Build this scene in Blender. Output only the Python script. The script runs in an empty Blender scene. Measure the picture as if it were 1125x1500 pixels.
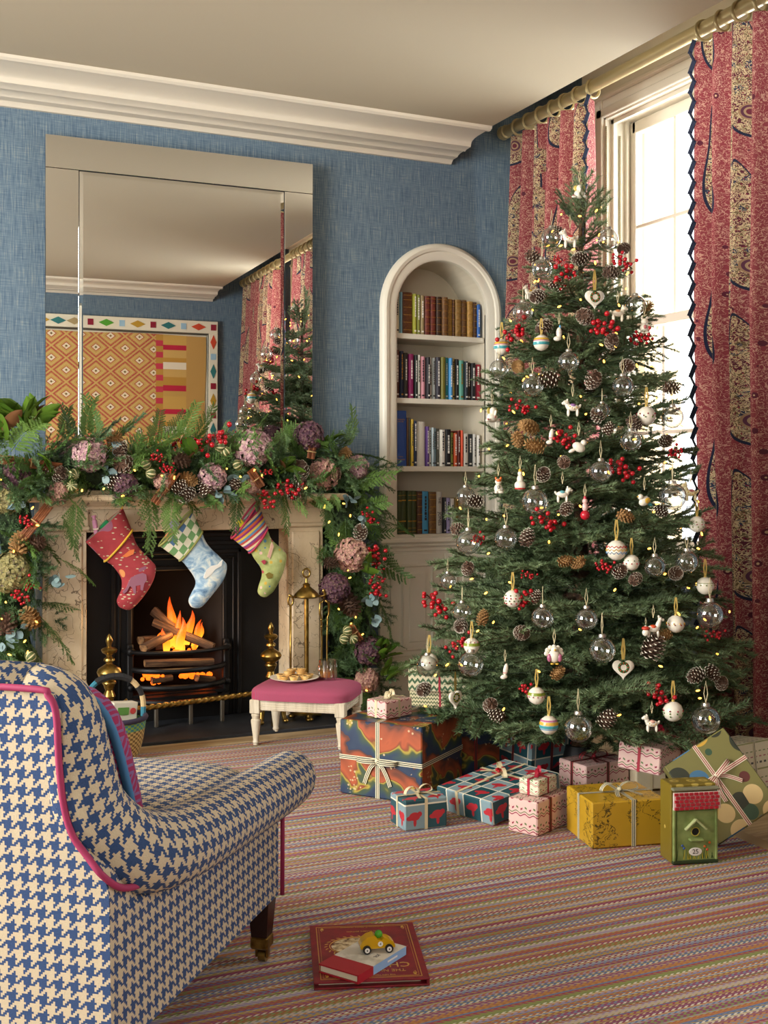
import bpy, bmesh, math, random
from math import sin, cos, pi, radians, atan2, hypot, sqrt
from mathutils import Vector, Matrix, Euler
random.seed(7)
SC = bpy.context.scene
COL = SC.collection
# ---------------------------------------------------------------- camera (photo frame 1125 x 1500)
F = 1690.; A = radians(25); SN, CS = sin(A), cos(A); H = 1.14; D = 5.4
cam = bpy.data.cameras.new('camera'); cam.sensor_fit = 'HORIZONTAL'; cam.sensor_width = 36; cam.lens = 36*F/1125
cam.shift_x = 0.0005; cam.shift_y = -50/1125; cam.clip_start = .05; cam.clip_end = 100
co = bpy.data.objects.new('camera', cam); COL.objects.link(co); co.location = (0, 0, H); co.rotation_euler = (pi/2, 0, -A)
SC.camera = co
def ray(x, y):
    u = (x-562)/F; return Vector((SN+CS*u, CS-SN*u, (700-y)/F))
def onY(x, y, Y=D): r = ray(x, y); return Vector((0, 0, H))+r*(Y/r.y)
def onX(x, y, X): r = ray(x, y); return Vector((0, 0, H))+r*(X/r.x)
def onZ(x, y, z=0): r = ray(x, y); return Vector((0, 0, H))+r*((z-H)/r.z)
def atd(x, y, d): return Vector((0, 0, H))+ray(x, y)*d
# ---------------------------------------------------------------- world, daylight, added fill lights, exposure
SC.view_settings.view_transform = 'Standard'; SC.view_settings.look = 'None'; SC.view_settings.gamma = 1
SC.view_settings.use_curve_mapping = False
SC.view_settings.exposure = -0.25
W = bpy.data.worlds.new('overcast_sky'); SC.world = W; W.use_nodes = True
W.node_tree.nodes['Background'].inputs[0].default_value = (.93, .97, 1, 1); W.node_tree.nodes['Background'].inputs[1].default_value = 3.0
def area(name, loc, rot, sx, sy, power, col=(1, 1, 1)):
    l = bpy.data.lights.new(name, 'AREA'); l.shape = 'RECTANGLE'; l.size = sx; l.size_y = sy; l.energy = power; l.color = col
    o = bpy.data.objects.new(name, l); COL.objects.link(o); o.location = loc; o.rotation_euler = rot; return o
area('daylight_bay', (4.25, 4.2, 1.95), (0, radians(90), 0), 2.3, 1.4, 150, (.95, .98, 1))
area('daylight_pair', (4.25, 1.1, 1.95), (0, radians(90), 0), 2.3, 1.4, 300, (.95, .98, 1))
area('added_fill_rear', (-1.0, -.75, 1.75), (radians(90), 0, 0), 1.9, 2.0, 50, (1, .95, .87))  # fill added behind the viewer to light the scene from the front
area('added_fill_side', (-2.65, 2.9, 1.8), (0, radians(-90), 0), 2.2, 2.4, 520, (1, .97, .93))  # strong fill added from the left for the tree and presents; source unseen
# ---------------------------------------------------------------- helpers
def srgb(h):
    if isinstance(h, (tuple, list)): return tuple(h[:3])
    h = h.lstrip('#'); r = []
    for i in (0, 2, 4):
        c = int(h[i:i+2], 16)/255; r.append(c/12.92 if c <= .04045 else ((c+.055)/1.055)**2.4)
    return tuple(r)
def c4(h): return (*srgb(h), 1)
class T:
    def __init__(s, nt): s.nt = nt
    def n(s, ty, ins=None, **pr):
        nd = s.nt.nodes.new('ShaderNode'+ty)
        for k, v in pr.items(): setattr(nd, k, v)
        for k, v in (ins or {}).items(): s.set(nd.inputs[k], v)
        return nd
    def set(s, sock, v):
        if isinstance(v, bpy.types.NodeSocket): s.nt.links.new(v, sock)
        elif isinstance(v, bpy.types.Node): s.nt.links.new(v.outputs[0], sock)
        elif isinstance(v, str): sock.default_value = c4(v)
        else: sock.default_value = v
    def m(s, op, a, b=0., c=0.): return s.n('Math', {0: a, 1: b, 2: c}, operation=op).outputs[0]
    def fl(s, a): return s.m('FLOOR', a)
    def lt(s, a, b): return s.m('LESS_THAN', a, b)
    def gt(s, a, b): return s.m('GREATER_THAN', a, b)
    def mod(s, a, b): return s.m('FLOORED_MODULO', a, b)
    def add(s, a, b): return s.m('ADD', a, b)
    def mul(s, a, b): return s.m('MULTIPLY', a, b)
    def sub(s, a, b): return s.m('SUBTRACT', a, b)
    def ab(s, a): return s.m('ABSOLUTE', a)
    def mn(s, a, b): return s.m('MINIMUM', a, b)
    def mx(s, a, b): return s.m('MAXIMUM', a, b)
    def ramp(s, f, st, interp='LINEAR'):
        nd = s.n('ValToRGB', {0: f}); cr = nd.color_ramp; cr.interpolation = interp
        while len(cr.elements) < len(st): cr.elements.new(.5)
        for e, (p, c) in zip(cr.elements, st): e.position = p; e.color = c4(c)
        return nd.outputs[0]
    def mix(s, f, a, b, mode='MIX'):
        nd = s.nt.nodes.new('ShaderNodeMix'); nd.data_type = 'RGBA'; nd.blend_type = mode
        s.set(nd.inputs[0], f)
        for i, v in ((6, a), (7, b)):
            s.set(nd.inputs[i], c4(v) if isinstance(v, (tuple, list)) else v)
        return nd.outputs[2]
    def noise(s, v=None, sc=5., de=3., ro=.5, dist=0.):
        i = {'Scale': sc, 'Detail': de, 'Roughness': ro, 'Distortion': dist}
        if v is not None: i['Vector'] = v
        return s.n('TexNoise', i).outputs[0]
    def vor(s, v, sc=5., feature='F1', out=0, rnd=1.):
        return s.n('TexVoronoi', {'Vector': v, 'Scale': sc, 'Randomness': rnd}, feature=feature).outputs[out]
    def obj(s): return s.n('TexCoord').outputs['Object']
    def uv(s): return s.n('TexCoord').outputs['UV']
    def map(s, v, sc=(1, 1, 1), rot=(0, 0, 0), loc=(0, 0, 0)):
        return s.n('Mapping', {'Vector': v, 'Scale': sc, 'Rotation': rot, 'Location': loc}).outputs[0]
    def sep(s, v): return s.n('SeparateXYZ', {0: v}).outputs
    def comb(s, x, y, z=0.): return s.n('CombineXYZ', {0: x, 1: y, 2: z}).outputs[0]
    def bump(s, h, st=.3, d=.01): return s.n('Bump', {'Height': h, 'Strength': st, 'Distance': d}).outputs[0]
MATS = {}
def mat(name, col='#888888', rough=.5, metal=0., fn=None, **kw):
    """procedural principled material; fn(T) returns {socket: value}"""
    if name in MATS: return MATS[name]
    m = bpy.data.materials.new(name); m.use_nodes = True; b = m.node_tree.nodes['Principled BSDF']; t = T(m.node_tree)
    t.set(b.inputs['Base Color'], c4(col)); b.inputs['Roughness'].default_value = rough; b.inputs['Metallic'].default_value = metal
    for k, v in kw.items(): t.set(b.inputs[k.replace('_', ' ')], v)
    for k, v in (fn(t) if fn else {}).items(): t.set(b.inputs[k], v)
    m.diffuse_color = c4(col); MATS[name] = m; return m
def emat(name, col, st):
    return mat(name, col, .5, Emission_Color=c4(col), Emission_Strength=st)
def clear(name, tint='#ffffff', lo=.05, hi=.75, blend=.25, rough=.02):
    """thin clear glass: transparent with fresnel reflections"""
    m = bpy.data.materials.new(name); m.use_nodes = True; nt = m.node_tree; t = T(nt); nt.nodes.remove(nt.nodes['Principled BSDF'])
    lw = t.n('LayerWeight', {'Blend': blend}).outputs[1]
    f = t.add(t.mul(lw, hi-lo), lo)
    mx = t.n('MixShader', {0: f, 1: t.n('BsdfTransparent', {0: c4(tint)}), 2: t.n('BsdfGlossy', {'Roughness': rough})})
    nt.links.new(mx.outputs[0], nt.nodes['Material Output'].inputs[0]); MATS[name] = m; return m
class MB:
    """mesh builder"""
    def __init__(s): s.v = []; s.f = []; s.uv = {}
    def addv(s, vs, M=None):
        o = len(s.v); s.v += [tuple(M @ Vector(p)) for p in vs] if M is not None else [tuple(p) for p in vs]; return o
    def face(s, idx, uv=None):
        if uv: s.uv[len(s.f)] = uv
        s.f.append(tuple(idx)); return s
    def poly(s, pts, M=None, uv=None):
        o = s.addv(pts, M); return s.face(range(o, o+len(pts)), uv)
    def box(s, c, d, M=None, b=0.):
        x, y, z = d[0]/2, d[1]/2, d[2]/2; c = Vector(c)
        if b <= 0:
            o = s.addv([c+Vector((i*x, j*y, k*z)) for i in (-1, 1) for j in (-1, 1) for k in (-1, 1)], M)
            for q in ((0, 1, 3, 2), (4, 6, 7, 5), (0, 4, 5, 1), (2, 3, 7, 6), (0, 2, 6, 4), (1, 5, 7, 3)): s.face([o+i for i in q])
            return s
        b = min(b, x*.9, y*.9, z*.9); V = []; I = {}
        for i in (-1, 1):
            for j in (-1, 1):
                for k in (-1, 1):
                    for a in range(3):
                        p = [i*(x-b), j*(y-b), k*(z-b)]; p[a] = (i*x, j*y, k*z)[a]; I[i, j, k, a] = len(V); V.append(c+Vector(p))
        o = s.addv(V, M); g = lambda *k: o+I[k]
        S = (-1, 1)
        for e in S:
            q = [(-1, -1), (1, -1), (1, 1), (-1, 1)]; r = q if e > 0 else q[::-1]
            s.face([g(e, u, w, 0) for u, w in r]); s.face([g(w, e, u, 1) for u, w in r]); s.face([g(u, w, e, 2) for u, w in r])
        for p in S:
            for q in S:
                fl = p*q > 0
                f1 = [g(p, q, -1, 0), g(p, q, -1, 1), g(p, q, 1, 1), g(p, q, 1, 0)]
                f2 = [g(-1, p, q, 1), g(-1, p, q, 2), g(1, p, q, 2), g(1, p, q, 1)]
                f3 = [g(p, -1, q, 2), g(p, -1, q, 0), g(p, 1, q, 0), g(p, 1, q, 2)]
                for f in (f1, f2, f3): s.face(f if fl else f[::-1])
                for r in S:
                    f = [g(p, q, r, 0), g(p, q, r, 1), g(p, q, r, 2)]; s.face(f if fl*r > 0 or (p*q*r > 0) else f[::-1])
        return s
    def tube(s, path, rad, n=8, M=None, cap=True, closed=False, flat=1., up=None, uvs=None):
        P = [Vector(p) for p in path]; L = len(P); R = rad if isinstance(rad, (list, tuple)) else [rad]*L
        o0 = len(s.v); prev = Vector(up) if up else None; acc = 0.; accs = []
        for i, p in enumerate(P):
            if i: acc += (p-P[i-1]).length
            accs.append(acc)
            a = P[(i+1) % L] if (closed or i < L-1) else p; bb = P[i-1] if (closed or i > 0) else p
            t = (a-bb); t = t.normalized() if t.length > 1e-9 else Vector((0, 0, 1))
            if prev is None: prev = Vector((0, 0, 1)) if abs(t.z) < .9 else Vector((1, 0, 0))
            q = t.cross(prev)
            if q.length < 1e-6: q = t.orthogonal()
            q.normalize(); w = q.cross(t); prev = w
            s.addv([p+(q*cos(2*pi*k/n)+w*sin(2*pi*k/n)*flat)*R[i] for k in range(n)], M)
        m = L if closed else L-1
        for i in range(m):
            for k in range(n):
                a = o0+i*n+k; b = o0+i*n+(k+1) % n; c = o0+((i+1) % L)*n+(k+1) % n; d = o0+((i+1) % L)*n+k
                uv = None
                if uvs:
                    r = uvs; u0, u1 = accs[i], accs[(i+1) % L]; v0, v1 = r*2*pi*k/n, r*2*pi*(k+1)/n; uv = [(u0, v0), (u0, v1), (u1, v1), (u1, v0)]
                s.face((a, b, c, d), uv)
        if cap and not closed:
            s.face([o0+k for k in range(n)][::-1]); s.face([o0+(L-1)*n+k for k in range(n)])
        return s
    def lathe(s, prof, n=16, M=None, ang=2*pi):
        o = len(s.v); L = len(prof); full = abs(ang-2*pi) < 1e-6; m = n if full else n+1
        for r, z in prof: s.addv([(r*cos(ang*k/n), r*sin(ang*k/n), z) for k in range(m)], M)
        for i in range(L-1):
            for k in range(n):
                k2 = (k+1) % m; a, b, c, d = o+i*m+k, o+i*m+k2, o+(i+1)*m+k2, o+(i+1)*m+k
                if prof[i][0] < 1e-7: s.face((a, c, d))
                elif prof[i+1][0] < 1e-7: s.face((a, b, c))
                else: s.face((a, b, c, d))
        return s
    def ell(s, c, r, n=12, M=None, rot=None):
        r = (r, r, r) if not isinstance(r, (tuple, list)) else r; k = max(4, n//2)
        E = Matrix.Translation(c) @ (Euler(rot).to_matrix().to_4x4() if rot else Matrix()) @ Matrix.Diagonal((*r, 1))
        if M is not None: E = M @ E
        return s.lathe([(sin(pi*i/k)if 0 < i < k else 0, -cos(pi*i/k)) for i in range(k+1)], n, E)
    def prism(s, pts, z0, z1, M=None, caps=(True, True)):
        n = len(pts); o = s.addv([(p[0], p[1], z0) for p in pts]+[(p[0], p[1], z1) for p in pts], M)
        for i in range(n): j = (i+1) % n; s.face((o+i, o+j, o+n+j, o+n+i))
        if caps[0]: s.face([o+i for i in range(n)][::-1])
        if caps[1]: s.face([o+n+i for i in range(n)])
        return s
    def sweep(s, prof, a, b, out, up=Vector((0, 0, 1)), caps=True):
        """profile (out, up) swept straight from a to b"""
        a, b, out = Vector(a), Vector(b), Vector(out); n = len(prof)
        o = s.addv([a+out*p+up*q for p, q in prof]+[b+out*p+up*q for p, q in prof])
        for i in range(n-1): s.face((o+i, o+i+1, o+n+i+1, o+n+i))
        if caps: s.face([o+i for i in range(n)][::-1]); s.face([o+n+i for i in range(n)])
        return s
    def grid(s, fn, nu, nv, uvf=None, M=None, closeu=False):
        o = s.addv([fn(i/(nu-(0 if closeu else 1)), j/(nv-1)) for j in range(nv) for i in range(nu)], M)
        for j in range(nv-1):
            for i in range(nu if closeu else nu-1):
                i2 = (i+1) % nu; q = (o+j*nu+i, o+j*nu+i2, o+(j+1)*nu+i2, o+(j+1)*nu+i)
                s.face(q, [uvf(*t) for t in ((i/(nu-1), j/(nv-1)), ((i+1)/(nu-1), j/(nv-1)), ((i+1)/(nu-1), (j+1)/(nv-1)), (i/(nu-1), (j+1)/(nv-1)))] if uvf else None)
        return s
    def mesh(s, name, m, smooth=None, boxuv=False):
        me = bpy.data.meshes.new(name); me.from_pydata(s.v, [], s.f)
        if smooth:
            me.polygons.foreach_set('use_smooth', [True]*len(s.f))
        if boxuv or s.uv:
            ul = me.uv_layers.new(name='UVMap'); buf = [0.]*(2*len(me.loops))
            for p in me.polygons:
                u = s.uv.get(p.index)
                if u is None:
                    nn = p.normal; a = max(range(3), key=lambda i: abs(nn[i])+(.02 if i == 1 else 0))
                    ax = ((1, 2), (0, 2), (0, 1))[a]
                    u = [(me.vertices[v].co[ax[0]], me.vertices[v].co[ax[1]]) for v in p.vertices]
                for k, li in enumerate(p.loop_indices): buf[2*li], buf[2*li+1] = u[k]
            ul.data.foreach_set('uv', buf)
        for q in (m if isinstance(m, list) else [m]): me.materials.append(q)
        if smooth and smooth is not True: me.set_sharp_from_angle(angle=radians(smooth))
        me.update(); return me
    def build(s, name, m, parent=None, smooth=None, boxuv=False, loc=None, rot=None):
        return link(name, s.mesh(name, m, smooth, boxuv), parent, loc, rot)
def link(name, me, parent=None, loc=None, rot=None, scale=None):
    o = bpy.data.objects.new(name, me); COL.objects.link(o)
    if parent: o.parent = parent
    if loc is not None: o.location = loc
    if rot is not None: o.rotation_euler = rot
    if scale is not None: o.scale = scale if isinstance(scale, (tuple, list, Vector)) else (scale,)*3
    return o
def tag(o, label, cat, group=None):
    o['label'] = label; o['category'] = cat
    if group: o['group'] = group
    return o
def struct(o, label=None):
    o['kind'] = 'structure'
    if label: o['label'] = label
    return o
def thing(name, label, cat, loc=(0, 0, 0), rot=(0, 0, 0), group=None):
    o = link(name, None, None, loc, rot); o.empty_display_size = .05; return tag(o, label, cat, group)
def copyt(o, parent=None):
    c = o.copy(); COL.objects.link(c); c.parent = parent
    for ch in o.children: copyt(ch, c)
    return c
def Rz(a): return Matrix.Rotation(a, 4, 'Z')
def TR(x, y, z): return Matrix.Translation((x, y, z))
# ---------------------------------------------------------------- room materials
def f_linen(t):
    o = t.obj(); x, y, z = t.sep(o)
    h = t.add(x, y)
    a = t.noise(t.comb(t.mul(h, 260.), t.mul(z, 9.)), 1., 3., .6); b = t.noise(t.comb(t.mul(h, 12.), t.mul(z, 300.)), 1., 3., .6)
    w = t.add(t.mul(a, .62), t.mul(b, .38))
    c = t.ramp(w, [(.34, '#3e5468'), (.46, '#54697c'), (.56, '#6c7f8a'), (.7, '#97998c')])
    return {'Base Color': c, 'Normal': t.bump(w, .25, .004)}
m_wall = mat('blue_linen_wallcovering', '#5d7d9c', .85, fn=f_linen)
m_paint = mat('ivory_eggshell_paint', '#dcd6c4', .38)
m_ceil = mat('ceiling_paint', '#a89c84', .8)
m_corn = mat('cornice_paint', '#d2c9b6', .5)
m_niche = mat('niche_paint', '#cfc6b0', .5)
def f_oak(t):
    o = t.obj(); n = t.noise(t.map(o, (2, 40, 10)), 1., 4., .6, .6)
    return {'Base Color': t.ramp(n, [(.3, '#8d7350'), (.55, '#b59c74'), (.75, '#c9b48e')])}
m_oak = mat('limed_oak', '#b59c74', .45, fn=f_oak)
m_floor = mat('floor_underlay', '#5e482f', .6)
# ---------------------------------------------------------------- floor
XL, XR, YB, YO, ZC, XE, ZR = -2.2, 3.52, 5.4, -.4, 2.885, 2.906, 3.32
fl = struct(MB().box(((XL+XR)/2, (YB+YO)/2, -.06), (XR-XL+.4, YB-YO+1.2, .08)).build('floor', m_floor))
pm = MB().box((0, 0, 0), (2.84, .146, .012), None, .002).mesh('plank', m_oak)
for j in range(40):
    for i in range(2):
        link('plank', pm, fl, (XL+1.45+2.86*i, YO+.075+j*.1485, -.014))
# ---------------------------------------------------------------- back wall with arched niche and fire opening
NX0, NX1, NZ = 2.585, 3.123, 2.017; NC = (NX0+NX1)/2; NR = (NX1-NX0)/2
FX0, FX1, FZ = .955, 1.93, .905
mb = MB()
def wq(x0, z0, x1, z1, Y=YB): mb.poly([(x0, Y, z0), (x1, Y, z0), (x1, Y, z1), (x0, Y, z1)])
wq(XL, -.02, FX0, ZR); wq(FX0, FZ, FX1, ZR); wq(FX1, -.02, NX0, ZR); wq(NX0, -.02, NX1, .83); wq(NX1, -.02, XR+.2, ZR)
AN = 28
for k in range(AN):
    a0, a1 = pi-pi*k/AN, pi-pi*(k+1)/AN
    p0 = (NC+NR*cos(a0), NZ+NR*sin(a0)); p1 = (NC+NR*cos(a1), NZ+NR*sin(a1))
    mb.poly([(p0[0], YB, p0[1]), (p1[0], YB, p1[1]), (p1[0], YB, ZR), (p0[0], YB, ZR)])
struct(mb.build('wall_back', m_wall))
# opposite wall (seen in the mirror) with the opening of the added rear window; left wall with the added side one
RX0, RX1, RZ0, RZ1 = -1.9, -.1, .75, 2.7
mb = MB(); wq(XL, -.02, RX0, ZR, YO); wq(RX1, -.02, XR, ZR, YO); wq(RX0, -.02, RX1, RZ0, YO); wq(RX0, RZ1, RX1, ZR, YO)
struct(mb.build('wall_front', m_wall))
LY0, LY1, LZ0, LZ1 = 1.8, 4.0, .7, 2.72
mb = MB()
for y0, z0, y1, z1 in ((YO, -.02, LY0, ZR), (LY1, -.02, YB, ZR), (LY0, -.02, LY1, LZ0), (LY0, LZ1, LY1, ZR)): mb.poly([(XL, y0, z0), (XL, y1, z0), (XL, y1, z1), (XL, y0, z1)])
struct(mb.build('wall_left', m_wall))
# ceiling with the raised strip over the windows
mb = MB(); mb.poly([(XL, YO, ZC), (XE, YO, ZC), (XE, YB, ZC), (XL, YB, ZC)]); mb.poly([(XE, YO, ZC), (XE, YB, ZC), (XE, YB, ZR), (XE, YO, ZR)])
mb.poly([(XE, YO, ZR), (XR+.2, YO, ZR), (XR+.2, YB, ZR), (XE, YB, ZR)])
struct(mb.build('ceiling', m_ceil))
CP = [(0, -.085), (.018, -.085), (.026, -.074), (.036, -.066), (.085, -.064), (.092, -.058), (.115, -.052), (.15, -.05), (.165, -.056), (.18, -.05), (.225, -.047), (.232, -.03)]
CP += [(.232+.09*(1-cos(a*pi/16)), -.03+.02*sin(a*pi/16)) for a in range(1, 9)]+[(.40, -.008), (.405, -.018), (.425, -.02), (.44, -.012), (.445, .004), (0, .004)]
struct(MB().sweep(CP, (XL, YB, ZC), (XE, YB, ZC), (0, -1, 0)).build('trim_1', m_corn, smooth=30), 'stepped white plaster cornice along the fireplace wall')
struct(MB().sweep(CP, (XL, YO, ZC), (XE, YO, ZC), (0, 1, 0)).build('trim_2', m_corn, smooth=30), 'white plaster cornice of the wall seen in the mirror')
BP = [(0, 0), (.022, 0), (.022, .13), (.016, .15), (.012, .165), (0, .17)]
def base(name, a, b, out): return struct(MB().sweep(BP, a, b, out).build(name, m_paint))
base('baseboard_back', (2.22, YB, -.008), (2.5, YB, -.008), (0, -1, 0)); base('baseboard_left', (XL, YO, -.008), (XL, YB, -.008), (1, 0, 0))
base('baseboard_back', (XL, YB, -.008), (.7, YB, -.008), (0, -1, 0)); base('baseboard_front', (XL, YO, -.008), (XR, YO, -.008), (0, 1, 0))
# ---------------------------------------------------------------- window wall with two tall sash windows
WZ0, WZ1 = .745, 2.99
WIN = [(3.52, 4.875), (.45, 1.75)]
mb = MB()
def wy(y0, z0, y1, z1): mb.poly([(XR, y0, z0), (XR, y1, z0), (XR, y1, z1), (XR, y0, z1)])
ys = [YO, .45, 1.75, 3.52, 4.875, YB]
for i in range(5):
    if i in (1, 3): wy(ys[i], -.02, ys[i+1], WZ0); wy(ys[i], WZ1, ys[i+1], ZR)
    else: wy(ys[i], -.02, ys[i+1], ZR)
struct(mb.build('wall_right', m_wall))
base('baseboard_right', (XR, YO, -.008), (XR, YB, -.008), (-1, 0, 0))
m_pane = clear('window_pane_glass', '#ffffff', .03, .5, .12)
m_stone = mat('cream_exterior_render', '#e3cfae', .9)
m_cord = mat('sash_cord', '#6e6248', .9, fn=lambda t: {'Base Color': t.ramp(t.n('TexWave', {'Vector': t.obj(), 'Scale': 60.}, wave_type='BANDS', bands_direction='Z').outputs[0], [(.3, '#4e452f'), (.7, '#b9ac8a')])})
def window(name, y0, y1, label):
    w = MB()
    # jamb linings, head, sill
    for y, e in ((y0, 1), (y1, -1)):
        w.box((XR+.10, y+e*.012, (WZ0+WZ1)/2), (.22, .024, WZ1-WZ0)); w.box((XR+.035, y+e*.03, (WZ0+WZ1)/2), (.02, .03, WZ1-WZ0)); w.box((XR+.115, y+e*.03, (WZ0+WZ1)/2), (.015, .03, WZ1-WZ0))
    w.box((XR+.10, (y0+y1)/2, WZ1-.012), (.22, y1-y0, .024)); w.box((XR+.035, (y0+y1)/2, WZ1-.03), (.02, y1-y0, .03))
    root = struct(w.build(name, m_paint), label)
    # stepped architrave
    for nm, y, e in (('architrave', y0, -1), ('architrave', y1, 1)):
        a = MB()
        for k, (o0, o1, th) in enumerate(((-.015, .03, .03), (.03, .065, .022), (.065, .12, .014), (.105, .125, .036))):
            a.box((XR-th/2, y+e*(o0+o1)/2, (WZ0+WZ1)/2+.02), (th, o1-o0, WZ1-WZ0+.16), None, .003)
        a.build('architrave', m_paint, root)
    a = MB(); L = y1-y0+.26; ym = (y0+y1)/2
    for o0, o1, th in ((-.015, .03, .03), (.03, .075, .02), (.075, .095, .045), (.095, .15, .03), (.15, .172, .07), (.172, .24, .05), (.24, .262, .09)):
        a.box((XR-th/2, ym, WZ1+(o0+o1)/2), (th, L, o1-o0), None, .004)
    a.build('architrave_head', m_paint, root)
    MB().box((XR+.05, ym, WZ0-.02), (.34, L, .045), None, .008).build('sill', m_paint, root)
    # sashes: upper outside, lower inside
    zm = 1.914; gy0, gy1 = y0+.055, y1-.055
    for xs, z0, z1, nm in ((XR+.155, zm-.025, WZ1-.03, 'upper_sash'), (XR+.085, WZ0+.01, zm+.025, 'lower_sash')):
        s_ = MB(); st = .055; tr = .06; br = .05 if nm[0] == 'u' else .09
        for y in (gy0-.028+st/2, gy1+.028-st/2): s_.box((xs, y, (z0+z1)/2), (.045, st, z1-z0), None, .004)
        s_.box((xs, ym, z1-tr/2), (.045, gy1-gy0, tr if nm[0] == 'u' else .045), None, .004); s_.box((xs, ym, z0+br/2), (.045, gy1-gy0, br), None, .004)
        so = s_.build('sash', m_paint, root)
        a0, a1 = gy0+.027, gy1-.027; b0, b1 = z0+br, z1-tr
        for k in (1, 2, 3): MB().box((xs, a0+(a1-a0)*k/4, (b0+b1)/2), (.03, .02, b1-b0), None, .004).build('glazing_bar', m_paint, so)
        MB().box((xs, ym, (b0+b1)/2), (.032, a1-a0, .02), None, .004).build('glazing_bar', m_paint, so)
        for k in range(4):
            for j in range(2):
                MB().box((xs, a0+(a1-a0)*(k+.5)/4, b0+(b1-b0)*(j+.5)/2), (.003, (a1-a0)/4-.016, (b1-b0)/2-.016)).build('pane', m_pane, so)
    for y, e in ((y0, 1), (y1, -1)):
        for xc, zt in ((XR+.02-.03, WZ1-.06), (XR+.075, WZ1-.1)):
            MB().tube([(xc, y+e*.03, zm), (xc, y+e*.03, zt)], .005, 6).build('sash_cord', m_cord, root)
    # masonry reveal outside
    r = MB()
    for y, e in ((y0, -1), (y1, 1)): r.box((XR+.33, y+e*.03+(-e)*.04, 1.8), (.24, .1, 2.4))
    r.box((XR+.33, ym, WZ1+.05), (.24, y1-y0+.1, .1)); r.box((XR+.35, ym, WZ0-.08), (.3, y1-y0+.1, .1))
    r.build('outer_reveal', m_stone, root)
    return root
window('window_1', *WIN[0], 'tall white sash window behind the fir tree')
window('window_2', *WIN[1], 'white sash window nearer the viewer, seen in the mirror')
# rear window: unseen casement, added to let in fill from behind the viewer
w = MB(); xm = (RX0+RX1)/2
for x in (RX0, xm, RX1): w.box((x, YO-.05, (RZ0+RZ1)/2), (.06, .12, RZ1-RZ0))
for z in (RZ0, (RZ0+RZ1)/2, RZ1): w.box((xm, YO-.05, z), (RX1-RX0+.06, .1, .05))
w4 = MB(); ym = (LY0+LY1)/2  # left casement, also unseen and added as the opening for the side fill
for y in (LY0, ym, LY1): w4.box((XL-.05, y, (LZ0+LZ1)/2), (.12, .06, LZ1-LZ0))
for z in (LZ0, (LZ0+LZ1)/2, LZ1): w4.box((XL-.05, ym, z), (.1, LY1-LY0+.06, .05))
struct(w4.build('window_added_side', m_paint), 'added unseen white casement window for fill light, left of the viewer')
struct(w.build('window_added_rear', m_paint), 'added unseen white casement window for fill light, behind the viewer')
# ---------------------------------------------------------------- rug
RUGC = ['#8c3a5c', '#b99a4a', '#5d77a8', '#c9b8a0', '#a8662f', '#7c8c5a', '#9a4a70', '#c2a24e', '#6b80ab', '#b8703a', '#a99ab8', '#d8ccb0', '#8e9a4c', '#a33e5a', '#7888a8', '#c48a44', '#94607e', '#bcae86', '#5f78a0', '#b5653a', '#a89a58', '#8f4468', '#9fa7b8', '#cdb58a']
def f_rug(t):
    x, y, z = t.sep(t.obj())
    row = t.fl(t.mul(y, 170.))                                    # woven rows about 6 mm deep
    k = t.m('FRACT', t.mul(row, 1/48.))
    n = len(RUGC); c1 = t.ramp(k, [(i/n, c) for i, c in enumerate(RUGC)], 'CONSTANT')
    k2 = t.m('FRACT', t.add(t.mul(row, 1/31.), .37)); c2 = t.ramp(k2, [(i/n, RUGC[(i*7+5) % n]) for i in range(n)], 'CONSTANT')
    par = t.mod(row, 2.); sg = t.sub(t.mul(par, 2.), 1.)
    ph = t.m('FRACT', t.add(t.mul(x, 58.), t.mul(sg, t.mul(y, 95.))))
    d = t.lt(ph, .42)
    c = t.mix(d, c1, c2); pale = t.mul(t.lt(t.mod(row, 12.), 1.), t.lt(ph, .5))
    c = t.mix(pale, c, '#e2dcc6')
    h = t.add(t.mul(t.ab(t.sub(t.m('FRACT', t.mul(y, 170.)), .5)), -1.), t.mul(t.ab(t.sub(ph, .5)), -.6))
    return {'Base Color': t.mix(.2, c, '#5c5650'), 'Normal': t.bump(h, .5, .004)}
m_rug = mat('striped_herringbone_weave', '#98766a', .95, fn=f_rug)
m_bind = mat('rug_binding_tape', '#a8906a', .9)
rg = thing('rug', 'flat-woven rug with narrow multicoloured herringbone stripes on the floor', 'rug', (0, 0, 0))
RY0, RY1, RX_0, RX_1 = -.2, 4.74, -1.9, 2.56
MB().box(((RX_0+RX_1)/2, (RY0+RY1)/2, -.004), (RX_1-RX_0, RY1-RY0, .008)).build('weave', m_rug, rg)
MB().box((RX_1+.03, (RY0+RY1)/2, -.0035), (.06, RY1-RY0, .009), None, .002).build('binding', m_bind, rg)
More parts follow.
